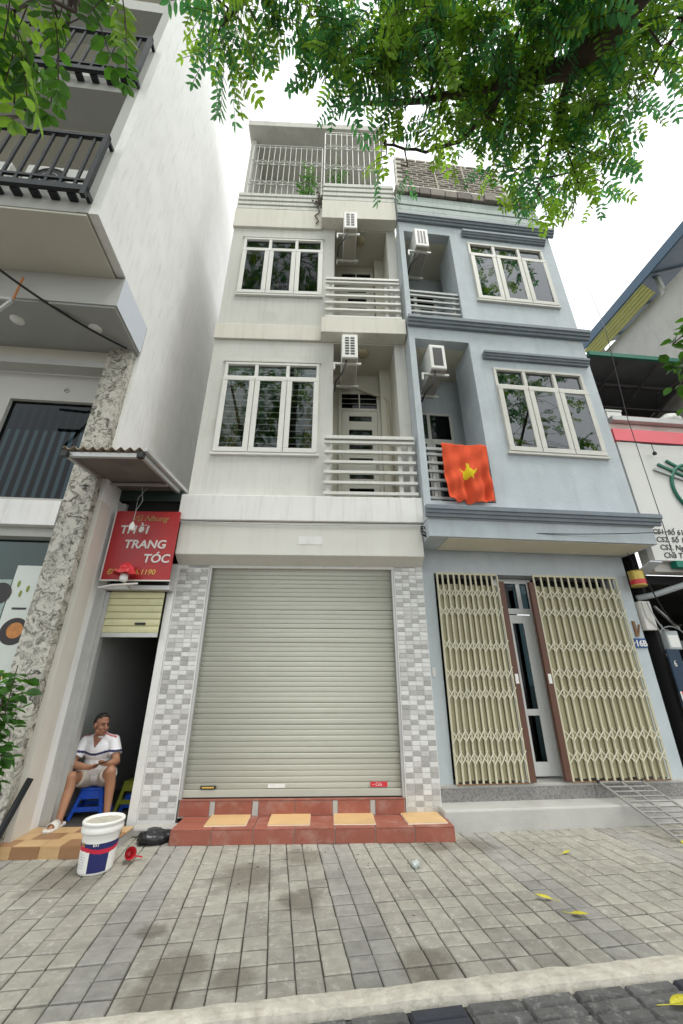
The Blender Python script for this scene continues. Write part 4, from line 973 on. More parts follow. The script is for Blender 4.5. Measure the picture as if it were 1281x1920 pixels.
# ================================================================== HAIR SALON IN THE ALLEY
sa = WF.thing('hair_salon', 'narrow salon doorway squeezed between the stone pillar and tiled pillar', 'shop')
MB().box(-.80, -.046, -.1, .0, 2.62, 3.95).build('front_wall', 'dark_interior', sa)  # near-black colour paints in the shaded gap between sign and awning
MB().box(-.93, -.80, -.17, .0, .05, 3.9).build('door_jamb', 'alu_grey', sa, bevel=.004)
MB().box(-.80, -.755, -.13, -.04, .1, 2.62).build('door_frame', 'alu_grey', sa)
MB().box(-1.0, -.86, .0, 5.0, .0, 3.9).build('inner_wall', 'shop_grey', sa)  # lighter grey than the other walls: light by the entrance painted in
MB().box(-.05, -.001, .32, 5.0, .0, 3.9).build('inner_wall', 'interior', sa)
MB().box(-1.0, -.001, 4.9, 5.0, .0, 3.9).build('rear_wall', 'dark_interior', sa)  # dark colours on rear, right wall, ceiling and floor paint in the unlit depth
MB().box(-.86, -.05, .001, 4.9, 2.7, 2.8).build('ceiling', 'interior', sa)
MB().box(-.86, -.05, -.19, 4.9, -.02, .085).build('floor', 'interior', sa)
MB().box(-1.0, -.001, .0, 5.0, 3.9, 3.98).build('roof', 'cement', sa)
MB().box(-.93, -.004, -.16, -.001, 3.951, 4.12).build('fascia', 'tarp_dark', sa)
# wood-look tiles on the landing
MB().box(-.95, .1, -.72, -.19, -.02, .082).build('landing', 'cement', sa)
xs = [-1.0, -.78, -.52, -.33, -.06, .11]
for r, (va, vb) in enumerate(((-.735, -.56), (-.555, -.375), (-.37, -.192))):
    for k in range(5):
        a, b = xs[k] + .05 * r * (k > 0), min(xs[k + 1] + .05 * r * (k < 4), .11)
        MB().box(a + .002, b - .002, va, vb, .083, .098).build('wood_tile', 'wood_tile_a' if (k * 2 + r) % 3 else 'wood_tile_b', sa, bevel=.001)
for k in range(5): MB().box(xs[k] + .002, xs[k + 1] - .002, -.745, -.736, .0, .094).build('wood_tile', 'wood_tile_b' if k % 2 else 'wood_tile_a', sa)
# cream roller shutter, raised
ss = MB().box(-.755, -.048, -.112, -.082, 2.045, 2.1).build('roller_shutter', 'alu_grey', sa, bevel=.004)
pr2 = [(0.01, 0.0), (-0.004, 0.005), (-0.008, 0.04), (-0.004, 0.083), (0.01, 0.086)]
sl2 = MB().prof(pr2, -.755, -.048).mesh('slat', 'shutter_cream')
for k in range(7): piece('slat', sl2, ss, (0, -.098, 2.1 + k * .0885))
MB().box(-.36, -.22, -.118, -.1, 2.2, 2.23).build('handle', 'black_plastic', ss, bevel=.008)
MB().box(-.82, .04, -.2, -.04, 2.64, 2.7).build('header', 'alu_grey', sa, bevel=.004)
# sign board
sg = WF.thing('salon_sign', 'red salon sign board with silver capital letters above the narrow doorway', 'sign', -.83, -.29, 2.75)
MB().box(0, .88, 0, .03, 0, .98).build('board', 'sign_red', sg, bevel=.004)
MB().box(-.012, .892, -.006, .028, -.014, -.001).build('frame', 'white_metal', sg); MB().box(-.012, -.001, -.006, .028, 0, .98).build('frame', 'white_metal', sg)
put_text('Vũ Nhung', .12, 'letter_olive', sg, (.22, -.003, .83), shear=.35, extrude=.002)
put_text('THỜI', .165, 'letter_silver', sg, (.10, -.004, .645), bold=.0035, extrude=.004, shear=.1)
put_text('TRANG', .165, 'letter_silver', sg, (.2, -.004, .435), bold=.0035, extrude=.004, shear=.1)
put_text('TÓC', .165, 'letter_silver', sg, (.49, -.004, .235), bold=.0035, extrude=.004, shear=.1)
put_text('ĐT: 04.66.1190', .1, 'letter_gold', sg, (.06, -.004, .07), bold=.0, extrude=.003, shear=.15)
# awning
aw = WF.thing('awning', 'small corrugated fibre sheet awning on an aluminium frame above the salon sign', 'awning', -.99, 0, 0)
def az(v): return 4.02 + (v + 1.32) * .1
mb = MB(); n = 64
top = []
for k in range(n + 1):
    u = -.03 + .98 * k / n; c = .022 * math.sin(k / n * 2 * math.pi * 9)
    top.append((u, c))
for (u, c), (u2, c2) in zip(top[:-1], top[1:]):
    mb.face([(u, -1.40, az(-1.40) + c + .05), (u2, -1.40, az(-1.40) + c2 + .05), (u2, -.05, az(-.05) + c2 + .05), (u, -.05, az(-.05) + c + .05)])
o = mb.build('roof_sheet', 'fibre_sheet', aw, smooth=True); q = o.modifiers.new('s', 'SOLIDIFY'); q.thickness = .008; w_ = o.modifiers.new('w', 'WELD'); o.modifiers.move(1, 0)
MB().prof([(-1.3, az(-1.3) - .02), (-.06, az(-.06) - .02), (-.06, az(-.06) - .012), (-1.3, az(-1.3) - .012)], .05, .87).build('ceiling_sheet', 'fibre_under_shaded', aw)
for u in (.0, .88):
    MB().bar((u + .02, -1.36, az(-1.36) - .02), (u + .02, -.06, az(-.06) - .02), .045, .07).build('side_rail', 'alu_grey', aw, bevel=.003)
MB().bar((.045, -1.34, az(-1.34) - .02), (.875, -1.34, az(-1.34) - .02), .045, .06).build('front_rail', 'alu_grey', aw, bevel=.003)
MB().bar((.045, -.5, az(-.5) - .06), (.875, -.5, az(-.5) - .06), .03, .03).build('cross_rail', 'alu_grey', aw)
for u in (.02, .9): MB().box(u - .035, u + .035, -1.42, -1.36, az(-1.4) - .07, az(-1.4) + .0).build('end_cap', 'black_plastic', aw)
MB().bar((.955, -1.42, az(-1.4) + .03), (.955, .0, az(0.) + .03), .05, .05).build('gutter', 'alu_grey', aw, bevel=.006)
# hanging bulb and red lamp
bl = WF.thing('light_bulb', 'white bulb hanging on thin wires in front of the red sign', 'light bulb', -.47, -.5, 3.36)
MB().lathe([(0.0, 0), (.028, .0), (.034, .02), (.034, .075), (.018, .105), (.012, .12), (0, .12)], 20).build('globe', 'bulb_white', bl, smooth=True)
MB().tube([(0, 0, .12), (.005, 0, .3), (.05, .03, .45), (.01, .0, .66)], .004, 5).build('wire', 'rail_grey', bl); MB().tube([(0.0, 0, .28), (-.03, .05, .5), (.06, .05, .65)], .003, 5).build('wire', 'rail_grey', bl)
rl = WF.thing('red_lamp', 'red shaded lamp with a white socket fixed below the salon lettering', 'lamp', -.47, -.42, 2.74)
q = MB().lathe([(.13, .05), (.12, .09), (.08, .13), (.07, .15), (.03, .19), (.0, .2)], 30); q.v = [tuple(Vector(p) * (1 + .3 * noise.noise(Vector(p) * 14))) for p in q.v]; q.build('shade', 'lamp_red', rl, smooth=True); MB().lathe([(.0, -.05), (.045, -.04), (.05, .0), (.045, .05), (.0, .06)], 18).build('socket', 'bulb_white', rl, smooth=True)
MB().bar((0, 0, -.04), (.0, .22, -.08), .02).build('arm', 'alu_grey', rl); MB().tube([(-.28, -.02, -.13), (-.1, -.04, -.1), (.2, -.02, -.075)], .012, 6).build('stick', 'sandal_white', rl)

# ================================================================== RIGHT OF THE BLUE HOUSE
ns_ = BF.thing('neighbour_shop', 'shop with a big pale sign board and a covered roof terrace', 'shop')
MB().box(3.56, 8.5, -.1, 0.1, 3.05, 5.75).build('front_wall', 'wall_weathered', ns_)
MB().box(3.60, 8.5, .1, 4.0, 5.55, 5.7).build('terrace_floor', 'cement', ns_)
MB().box(3.6, 8.5, -.2, .0, 5.76, 5.86).build('terrace_kerb', 'alu_grey', ns_, bevel=.01)
MB().box(3.62, 8.5, 2.4, 2.5, 5.7, 7.2).build('terrace_rear_wall', 'tarp_dark', ns_)
MB().prof([(-.25, 7.18), (3.2, 6.95), (3.2, 7.0), (-.25, 7.23)][::-1], 3.46, 8.6).build('terrace_roof', 'roof_sheet_dark', ns_)
MB().box(3.46, 8.6, -.30, -.251, 7.16, 7.25).build('roof_edge', 'green_paint', ns_)
for v in (.25, 1.1, 2.0): MB().box(3.6, 8.5, v, v + .05, 6.98 - v * .06, 7.04 - v * .06).build('purlin', 'truss_red' if v > 1 else 'truss_dark', ns_)
for u in (4.1, 4.9, 5.7): MB().bar((u, -.2, 7.12), (u - .25, 2.3, 6.1), .04).build('rafter', 'truss_dark', ns_); MB().bar((u - .4, .3, 6.9), (u + .3, 1.2, 6.75), .03).build('brace', 'truss_dark', ns_)
MB().bar((3.7, .6, 6.5), (6.2, .6, 6.35), .045).build('tie_beam', 'truss_red', ns_); MB().bar((3.7, .6, 6.72), (6.2, .6, 6.72), .03).build('tie_beam', 'truss_dark', ns_)
MB().bar((5.1, .0, 5.86), (5.9, .9, 6.75), .05).build('awning_arm', 'black_metal', ns_)
for (u, v, z, r, m, nm, lb_) in ((4.15, .35, 6.02, (.3, .18, .14), 'lamp_red', 'red_bag', 'red bag lying on the covered roof terrace'), (4.75, .4, 6.0, (.28, .2, .16), 'tarp_dark', 'cloth_bundle', 'dark cloth bundle lying on the covered roof terrace')):
    q = MB().ell((0, 0, 0), r, 16, 10)
    q.v = [tuple(Vector(p) * (1 + .25 * noise.noise(Vector(p) * 6))) for p in q.v]
    tag(q.build(nm, m, None, smooth=True, loc=BF.at(u, v, z - .16)), lb_, 'bag' if 'bag' in nm else 'bundle')
bx_ = BF.thing('white_box', 'white foam box standing on the terrace beside the blue house wall', 'box', 3.66, -.05, 5.862)
MB().box(0, .3, 0, .24, 0, .2).build('body', 'ac_white', bx_, bevel=.01); MB().box(-.012, .312, -.012, .252, .201, .24).build('lid', 'ac_white', bx_, bevel=.01)
q = MB().ell((0, 0, 0), (.2, .15, .12), 14, 9); q.v = [tuple(Vector(p) * (1 + .35 * noise.noise(Vector(p) * 9 + Vector((3, 1, 7))))) for p in q.v]
tag(q.build('white_sack', 'ac_white', None, smooth=True, loc=BF.at(4.95, -.02, 5.97)), 'crumpled white sack on the terrace kerb above the pink strip', 'sack')
# sign board with pink heading and lettering
sb = BF.thing('shop_sign', 'large pale sign board with black script lettering and a pink top strip', 'sign', 3.50, -.22, 3.14)
MB().box(0, 5.0, 0, .1, .05, 2.14).build('board', 'sign_white', sb)
MB().box(-.02, 5.0, -.02, .1, 2.16, 2.40).build('heading_strip', 'sign_pink', sb)
MB().box(.32, 5.0, -.012, .09, -.05, .049).build('bottom_strip', 'sign_green', sb)
for k, tx in enumerate(('CS1. Số 61', 'CS2. Số 18', 'CS3. Ngõ 4', 'Chả Tôm')):
    put_text(tx, .118, 'letter_black', sb, (.10 + .02 * k, -.004, .47 - k * .125), extrude=.002, shear=.2, bold=.0015)
mb = MB()
ring = [(1.15 + .42 * math.cos(a), -.02, 1.28 + .46 * math.sin(a)) for a in [k * 2 * math.pi / 40 for k in range(41)]]
mb.tube(ring, .028, 7).build('ring_emblem', 'green_paint', sb, smooth=True)
for k, (a, b) in enumerate((((.5, 1.62), (1.05, 1.42)), ((.6, 1.72), (1.05, 1.5)), ((.78, 1.8), (1.08, 1.6)))): MB().bar((a[0], -.02, a[1]), (b[0], -.02, b[1]), .03, .04).build('emblem_stroke', 'green_paint' if k else 'rail_grey', sb)
MB().box(.98, 1.5, -.015, -.001, 1.18, 1.34).build('emblem_patch', 'bucket_red', sb)
# dark shop interior
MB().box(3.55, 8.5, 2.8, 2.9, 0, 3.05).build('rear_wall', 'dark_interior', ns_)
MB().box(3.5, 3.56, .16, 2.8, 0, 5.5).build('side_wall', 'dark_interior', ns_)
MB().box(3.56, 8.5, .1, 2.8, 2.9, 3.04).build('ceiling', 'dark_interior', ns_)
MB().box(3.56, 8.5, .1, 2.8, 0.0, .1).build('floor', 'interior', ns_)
MB().prof([(-.28, 3.14), (.1, 3.02), (.1, 3.04), (-.28, 3.16)][::-1], 3.34, 3.54).build('eave_panel', 'panel_bluewhite', ns_)
MB().tube([(4.1, -.12, 3.1), (4.1, -.12, 2.93), (4.05, -.1, 2.88), (3.62, .1, 2.74), (3.4, .2, 2.7)], .045, 12).build('drain_pipe', 'pvc_grey', ns_, smooth=True)
MB().box(4.05, 4.35, 1.0, 1.3, .1, 2.9).build('shelf_post', 'rust', ns_)
MB().bar((3.75, .3, 2.6), (4.25, .5, 2.3), .03).build('bracket_arm', 'alu_grey', ns_)
MB().box(3.9, 5.2, .8, 1.4, .1, 1.3).build('counter', 'poster_dark', ns_, bevel=.02); MB().box(3.85, 5.25, .75, 1.45, 1.301, 1.36).build('counter_top', 'black_metal', ns_)
fan = BF.thing('wall_fan', 'dim wall fan hanging inside the dark shop front', 'fan', 3.95, .35, 2.05)
MB().tube([(.26 * math.cos(a), 0, .26 * math.sin(a)) for a in [k * math.pi / 16 for k in range(33)]], .009, 6).build('guard', 'rail_grey', fan); MB().ell((0, .02, 0), (.07, .09, .07)).build('motor', 'rail_grey', fan, smooth=True)
for k in range(3):
    a = k * 2.09; MB().obox((.13 * math.cos(a), 0, .13 * math.sin(a)), (.1 * math.cos(a), 0, .1 * math.sin(a)), (0, .015, 0), (-.05 * math.sin(a), .01, .05 * math.cos(a))).build('blade', 'roof_sheet_dark', fan)
MB().bar((0, .05, .0), (-.05, .1, .3), .03).build('arm', 'rail_grey', fan)
mx = BF.thing('meter_box', 'cream electric meter box fixed beside the blue pier', 'box', 3.33, .1, 2.22)
MB().box(0, .17, 0, .1, 0, .42).build('case', 'sandal_white', mx, bevel=.01); MB().tube([(.02, -.01, .4), (.03, -.015, .18), (.16, -.012, .03), (.2, 0, -.05)], .006, 5).build('wire', 'rail_grey', mx); MB().box(.12, .165, -.006, -.001, .03, .38).build('cover', 'ac_white', mx)
tn = BF.thing('tin_lantern', 'gold and red paint tin hung upside down under the blue canopy', 'tin', 3.30, -.02, 2.83)
MB().lathe([(.0, 0), (.1, 0), (.105, .01), (.1, .02), (.1, .22), (.105, .235), (.09, .24), (0, .24)], 24).build('tin', 'tin_gold', tn, smooth=False); MB().lathe([(.1015, .03), (.1018, .1)], 24).build('label_band', 'lamp_red', tn); MB().tube([(0, 0, .24), (0.01, .0, .4), (-.05, 0, .55)], .005, 5).build('wire', 'black_plastic', tn)
bn = BF.thing('banner', 'leaning navy banner board with white and orange swoosh beside the blue pier', 'banner', 3.46, .02, .2, rz=14)
MB().box(0, .26, 0, .02, 0, 1.75).build('panel', 'banner_navy', bn)
for m, off, wd in (('sandal_white', 0, .035), ('bucket_red', .035, .04), ('banner_orange', .07, .03), ('sandal_white', .1, .02)):
    q = MB(); P_ = [(-.0 + off + .16 * (1 - t) ** 2 * 0 + .14 * t * t, 1.2 - 1.1 * t) for t in [i / 12 for i in range(13)]]
    for (a, b), (c, d) in zip(P_[:-1], P_[1:]): q.face([(a, -.003 - off * .02, b), (a + wd, -.003 - off * .02, b), (c + wd, -.003 - off * .02, d), (c, -.003 - off * .02, d)])
    q.build('swoosh', m, bn)
put_text('6', .12, 'sandal_white', bn, (.06, -.004, 1.52), extrude=.001)

# weathered building behind with a blue sheet roof
gb = BF.thing('weathered_building', 'weathered grey walled building with a blue sheet metal roof', 'building', 6.0, 0, 0)
MB().box(0, .25, -.95, 1.75, 0, 9.55).build('side_wall', 'wall_weathered', gb)
MB().box(.25, 6, 1.5, 1.75, 0, 9.55).build('rear_wall', 'wall_weathered', gb)
MB().prism([(-.42, 9.78), (3.2, 11.3), (3.2, 11.36), (-.42, 9.86)], -1.35, 1.9).build('roof', 'roof_sheet_blue', gb)
for k in range(4): MB().prism([(-.4, 9.74), (3.1, 11.2), (3.1, 11.27), (-.4, 9.775)], -1.2 + k * .95, -1.15 + k * .95).build('rafter', 'blue_trim', gb)
MB().prism([(-.405, 9.69), (-.19, 9.45), (-.18, 9.46), (-.395, 9.70)], -.05, 1.9).build('fascia_sheet', 'fascia_yellow', gb)
MB().box(.25, 6, -.95, -.75, 0, 9.55).build('front_wall', 'wall_weathered', gb)
MB().box(-.46, -.421, -1.35, 1.9, 9.72, 9.98).build('gutter', 'roof_sheet_blue', gb)
for k in range(5): MB().tube([(-.40 + k * .05, -.05, 9.70 - k * .055), (-.40 + k * .05, 1.9, 9.70 - k * .055)], .026, 6).build('fascia_rib', 'fascia_yellow', gb)
MB().box(-.04, .04, -.12, -.04, 9.4, 10.0).build('post', 'white_metal', gb)
MB().box(-.12, .0, 1.7, 1.9, 9.2, 9.75).build('gutter_box', 'ac_white', gb)
o = MB().tube([BF.at(3.52, -.5, 3.2), BF.at(3.56, -.5, 5.6), BF.at(3.75, -.5, 7.6), BF.at(4.6, .3, 9.9)], .006, 5).build('drop_wire', 'black_plastic', None)
tag(o, 'thin black wire running down past the corner of the blue house', 'wire')
mb = MB(); mb.tube(sag(BF.at(3.5, -.3, 5.25), BF.at(5.3, -.3, 5.3), .06), .008, 5)
sl_ = tag(mb.build('string_light_cable', 'black_plastic', None), 'thin cable with a hanging bulb holder along the pink sign strip', 'cable')
MB().tube([BF.at(4.05, -.3, 5.2), BF.at(4.05, -.3, 5.06)], .006, 5).build('drop', 'black_plastic', sl_); MB().lathe([(0, 0), (.03, .01), (.03, .05), (.01, .07)], 12).build('holder', 'black_plastic', sl_, loc=BF.at(4.05, -.3, 5.0))

# ================================================================== THINGS ON THE PAVEMENT
# four wood-look sample boards with a scalloped rear edge on the red step
BD = (((.885, 1.32), 1.5), ((1.548, 1.99), 0.3), ((2.245, 2.69), -1.0), ((3.02, 3.45), 3.5))
for k, ((a, b), rz) in enumerate(BD):
    names_ = ('nearest the black bag', 'second from the black bag', 'third from the black bag', 'nearest the concrete step')
    t = WF.thing('wooden_mat', 'scalloped pale wood mat on the red step, ' + names_[k], 'mat', (a + b) / 2, -.19, .134, rz=rz)
    wd = (b - a) / 2; poly = [(-wd, -.18), (wd, -.18), (wd, .16)]
    for i in range(40):
        s_ = 1 - i / 39; poly.append((-wd + 2 * wd * s_, .175 + .02 * abs(math.sin(s_ * math.pi * 9))))
    poly.append((-wd, .16))
    for nm, m, z0, z1, sc in (('backing', 'wood_edge', 0, .009, 1.0), ('face', 'wood_board', .0095, .014, .985)):
        q = MB(); n = len(poly); q.v = [(x * sc, y * sc, z0) for x, y in poly] + [(x * sc, y * sc, z1) for x, y in poly]
        q.f = [tuple(reversed(range(n))), tuple(range(n, 2 * n))] + [(i, (i + 1) % n, n + (i + 1) % n, n + i) for i in range(n)]; q.mi = [0] * len(q.f)
        q.build(nm, m, t)
    t.rotation_euler[0] = R(random.uniform(.2, 1.0))
# paint bucket
bk = WF.thing('paint_bucket', 'white lidded paint bucket with red and navy label on the pavement', 'bucket', .135, -.99, 0)
MB().lathe([(.0, .0), (.128, .0), (.135, .008), (.142, .12), (.148, .232), (.15, .27), (.153, .275), (.153, .29), (.148, .292)], 40, mis=[0] * 8).build('body', 'bucket_white', bk, smooth=True)
lab = MB(); NA = 120
for i in range(NA):
    for j in range(44):
        t0, t1 = j / 44, (j + 1) / 44; a0, a1 = 2 * math.pi * i / NA, 2 * math.pi * (i + 1) / NA
        zc = .02 + .235 * (t0 + t1) / 2; am = (a0 + a1) / 2; deg = math.degrees(am) % 360
        curve = .19 + .012 * math.sin(am * 2)
        if zc > .225: continue
        if zc > curve: lab.cur = 1
        elif zc > curve - .03: lab.cur = 2
        else: lab.cur = 1 if 268 < deg < 330 or 80 < deg < 150 else 0
        P_ = [(a0, t0), (a1, t0), (a1, t1), (a0, t1)]
        lab.face([((.137 + .013 * t + .0012) * math.cos(a), (.137 + .013 * t + .0012) * math.sin(a), .02 + .235 * t) for a, t in P_])
lab.build('label_wrap', ['bucket_white', 'bucket_navy', 'bucket_red'], bk, smooth=True)
MB().lathe([(.150, .285), (.168, .288), (.172, .3), (.170, .325), (.164, .345), (.172, .35), (.174, .366), (.168, .375), (.156, .372), (.15, .355), (.0, .352)], 40).build('lid', 'bucket_white', bk, smooth=True)
q = MB().lathe([(.0, .362), (.08, .361), (.146, .357)], 30); q.v = [(x, y, z + .006 * noise.noise(Vector((x * 30, y * 30, 1)))) for x, y, z in q.v]; q.build('dried_cement', 'cement_grey', bk, smooth=True)
def on_bucket(txt, size, m, adeg, z, r=.1475):
    me = text_mesh(txt, size, m, extrude=.0006, align='CENTER', bold=.001)
    piece('lettering', me, bk, (r * math.cos(R(adeg)), r * math.sin(R(adeg)), z), (R(90), 0, R(adeg + 90)))
on_bucket('YZ', .035, 'letter_gold', 238, .205, .152); on_bucket('EXT', .028, 'sandal_white', 285, .207, .152)
lines = MB()
for k in range(6):
    for s_ in range(6):
        a0 = R(222 + s_ * 5 + (2 if k % 2 else 0)); a1 = a0 + R(3.8); z = .145 - k * .018; r = .1432 + .05 * z * .3
        if random.random() < .85: lines.face([(r * math.cos(a0), r * math.sin(a0), z), (r * math.cos(a1), r * math.sin(a1), z), (r * math.cos(a1), r * math.sin(a1), z + .005), (r * math.cos(a0), r * math.sin(a0), z + .005)])
o = lines.build('small_print', 'bucket_text', bk); o['kind'] = 'stuff'
hp = [(.158 * math.cos(a), .158 * math.sin(a), .27 - .11 * math.sin((a - R(20)) / R(140) * math.pi)) for a in [R(20 + 140 * k / 16) for k in range(17)]]
MB().tube(hp, .004, 6).build('handle', 'bar_steel', bk)
cp = WF.thing('red_cup', 'glossy red plastic scoop lying behind the paint bucket', 'cup', .33, -.80, .05, rz=25)
MB().lathe([(.0, 0), (.032, .0), (.046, .1), (.05, .105), (.046, .1), (.03, .006)], 24).build('cup', 'cup_red', cp, smooth=True, rot=(R(72), R(20), 0)); MB().bar((.03, -.05, -.0), (.12, -.03, -.03), .022, .008).build('handle', 'cup_red', cp)
# black plastic bag
q = MB().ell((0, 0, 0), (.17, .12, .07), 26, 14)
q.v = [tuple(Vector((p[0], p[1], max(p[2], -.035))) * (1 + .34 * noise.noise(Vector(p) * 13) + .2 * noise.noise(Vector(p) * 31))) for p in q.v]
tag(q.build('plastic_bag', 'bag_black', None, smooth=True, loc=WF.at(.40, -.34, .045), rot=(0, 0, .3)), 'flattened black plastic bag in the corner of the red step', 'bag')
q = MB().ell((0, 0, 0), (.035, .035, .03), 14, 9); q.v = [tuple(Vector(p) * (1 + .5 * noise.noise(Vector(p) * 60))) for p in q.v]
tag(q.build('crumpled_wrapper', 'litter', None, smooth=True, loc=(.66, 4.47, .026)), 'crumpled white and green wrapper lying on the paving', 'litter')
for k, (x, y, rz, L_, lb_) in enumerate(((1.53, 3.90, 2.9, .12, 'yellow fallen leaf with a long stalk on a dark paving column'), (1.67, 3.66, -.5, .12, 'curled yellow fallen leaf on paving near the cement kerb'), (2.16, 4.77, .3, .09, 'small yellow fallen leaf near the concrete step'), (1.74, 2.83, .1, .16, 'broad yellow leaf lying on the ribbed road blocks'))):
    q = MB(); n = 10
    for sg in (-1, 1):
        for i in range(n):
            t0, t1 = i / n, (i + 1) / n; f = lambda t: sg * L_ * .22 * math.sin(math.pi * t ** .8)
            zz = lambda t, e: .012 + .02 * t * t + abs(e) * .35
            q.face([(L_ * (t0 - .5), 0, zz(t0, 0)), (L_ * (t1 - .5), 0, zz(t1, 0)), (L_ * (t1 - .5), f(t1), zz(t1, f(t1))), (L_ * (t0 - .5), f(t0), zz(t0, f(t0)))])
    q.tube([(-L_ * .5, 0, .012), (-L_ * .9, .01, .008)], .002, 5)
    o = q.build('fallen_leaf', 'leaf_yellow', None, smooth=True, loc=(x, y, 0.0), rot=(0, 0, rz)); sm_ = o.modifiers.new('s', 'SOLIDIFY'); sm_.thickness = .001
    tag(o, lb_, 'leaf', 'fallen yellow leaves')
mb = MB()
for k in range(60):
    a = (random.gauss(.0, .9), random.gauss(4.6, .35)); r_ = random.uniform(.002, .0055)
    mb.ell((a[0], a[1], r_ * .5), (r_ * random.uniform(1, 2.4), r_, r_ * .6), 6, 4)
o = mb.build('pavement_grit', 'bark', None); o['kind'] = 'stuff'; o['label'] = 'small dark crumbs and leaf bits scattered over the paving'; o['category'] = 'litter'
# steel grid ramp leaning from the granite plinth to the pavement
A = Vector((1.96, .03, .40)); Bv = Vector((2.36, -1.05, .02)); off = Vector((.62, .06, 0.0)) 
gd = BF.thing('ladder_rack', 'rusty steel grid rack leaning from the granite plinth onto the paving', 'rack')
A = Vector((2.02, .06, .385)); D = Vector((2.24, -.72, .015)) - A; X = Vector((.56, -.02, .0))
for t in (0, .5, 1.0):
    q = MB().tube([A + X * t, A + X * t + D * (1.0 if t < .4 else 1.02)], .014, 7); q.build('rail', 'rod_grey', gd)
for k in range(11): MB().tube([A + D * (k + .15) / 11 - X * .02, A + D * (k + .15) / 11 + X * 1.02], .011, 6).build('rung', 'rod_grey', gd)
for t in (0., .5, 1.): MB().ell(A + X * t + D * .0, (.022, .022, .02)).build('foot', 'black_plastic', gd)
MB().tube([A + D * .93, A + D * 1.04], .0125, 7).build('tip', 'leaf_yellow', gd)
# stools
def stool(fr, u, v, z, h, wt, wb, m, label, rz=0):
    t = fr.thing('plastic_stool', label, 'stool', u, v, z, rz=rz)
    MB().box(-wt, wt, -wt, wt, h - .025, h).build('seat', m, t, bevel=.012)
    lg = [(-1, -1), (1, -1), (1, 1), (-1, 1)]
    for k in range(4):
        a, b = lg[k]; MB().bar((a * (wt - .02), b * (wt - .02), h - .026), (a * wb, b * wb, 0), .04, .035).build('leg', m, t, bevel=.005)
        c, d = lg[(k + 1) % 4]
        zs = ((h - .065, .08), (h * .32, .045))
        for zz, hh in zs:
            f = 1 - zz / h; w_ = (wt - .02) + (wb - wt + .02) * f
            MB().bar((a * w_ * .96, b * w_ * .96, zz), (c * w_ * .96, d * w_ * .96, zz), .012, hh).build('apron', m, t)
    return t
stool(WF, -.60, .26, .085, .29, .12, .17, 'stool_blue', 'blue plastic stool under the seated man', 8)
stool(WF, -.22, .50, .085, .31, .11, .14, 'stool_olive', 'olive plastic stool inside the dark doorway', -6)
stool(WF, -.21, .52, .084, .17, .085, .11, 'stool_blue', 'small blue stool tucked under the olive stool', -6)
# black folded frame leaning by the pilaster
bf = LF.thing('black_frame', 'black steel frame leaning against the cream pilaster foot', 'frame', 0, 0, 0)
MB().bar((-.06, -.22, .01), (.05, -.03, .62), .05, .04).build('upright', 'black_metal', bf); MB().bar((-.28, -.25, .01), (-.2, -.06, .62), .05, .04).build('upright', 'black_metal', bf); MB().bar((-.25, -.2, .2), (-.04, -.17, .2), .03).build('crossbar', 'black_metal', bf)
MB().bar((-.06, -.24, .02), (-.3, -.27, .02), .04).build('crossbar', 'black_metal', bf)
p2 = LF.thing('poster', 'dark and red round picture poster stuck on the shop glass', 'poster', -1.25, .083, 2.05)
MB().box(0, .42, 0, .004, -.2, .62).build('sheet', 'shop_green', p2); MB().lathe([(.001, 0), (.13, 0)], 24).build('picture', 'poster_dark', p2, loc=(.33, -.003, .45), rot=(R(90), 0, 0)); MB().box(.0, .3, -.003, -.001, .0, .36).build('picture', 'bucket_red', p2)

# ================================================================== THE SEATED MAN
PB = (-.60, .20, .085)
man = WF.thing('person', 'man in a white striped polo shirt and beige shorts seated holding a phone', 'person', *PB)
def J(u, v, z): return Vector((u - PB[0], v - PB[1], z - PB[2]))
HC = J(-.578, .045, 1.045); fw = Vector((.84, -.54, -.1)).normalized(); up = Vector((.06, -.05, 1)); up = (up - fw * up.dot(fw)).normalized(); rt = fw.cross(up)
def hp(a, b, c): return HC + rt * a + fw * b + up * c
HR = Matrix((rt, fw, up)).transposed().to_quaternion()
def hl(p): d = Vector(p) - HC; return d.dot(rt), d.dot(fw), d.dot(up)
bd = MB()
def he(a, b, c, r): bd.ell(hp(a, b, c), r, 20, 14, HR)
he(0, -.012, .022, (.074, .092, .092)); he(0, .028, -.03, (.06, .06, .082)); he(0, .05, -.088, (.034, .032, .026)); he(0, .066, .028, (.052, .024, .016))
for s in (-1, 1): he(.077 * s, -.006, -.012, (.012, .022, .033)); he(.036 * s, .062, -.03, (.024, .022, .022)); he(.045 * s, .02, -.07, (.024, .04, .03))
bd.rcone(hp(0, .086, .012), .010, hp(0, .106, -.03), .0165); he(0, .078, -.058, (.027, .018, .012)); he(0, .076, -.07, (.022, .016, .008))
bd.rcone(hp(0, -.02, -.06), .052, J(-.592, .12, .90), .06)
SHL, SHR = J(-.765, .125, .862), J(-.435, .14, .868); ELL, ELR = J(-.83, .03, .635), J(-.325, .06, .655); WRL, WRR = J(-.585, -.085, .622), J(-.345, -.07, .655)
bd.ell(J(-.6, .16, .77), (.15, .10, .15)); bd.ell(J(-.6, .22, .58), (.14, .11, .14)); bd.ell(J(-.6, .26, .47), (.15, .11, .08)); bd.rcone(SHL, .055, SHR, .055)
for S, E_, W_ in ((SHL, ELL, WRL), (SHR, ELR, WRR)):
    bd.rcone(S, .054, E_, .041); m_ = E_.lerp(W_, .3); bd.rcone(E_, .04, m_, .043); bd.rcone(m_, .043, W_, .027)
HPL, HPR = J(-.685, .27, .45), J(-.515, .27, .45); KNL, KNR = J(-.735, -.07, .525), J(-.325, -.05, .575); ANL, ANR = J(-.70, -.185, .165), J(-.295, .0, .175)
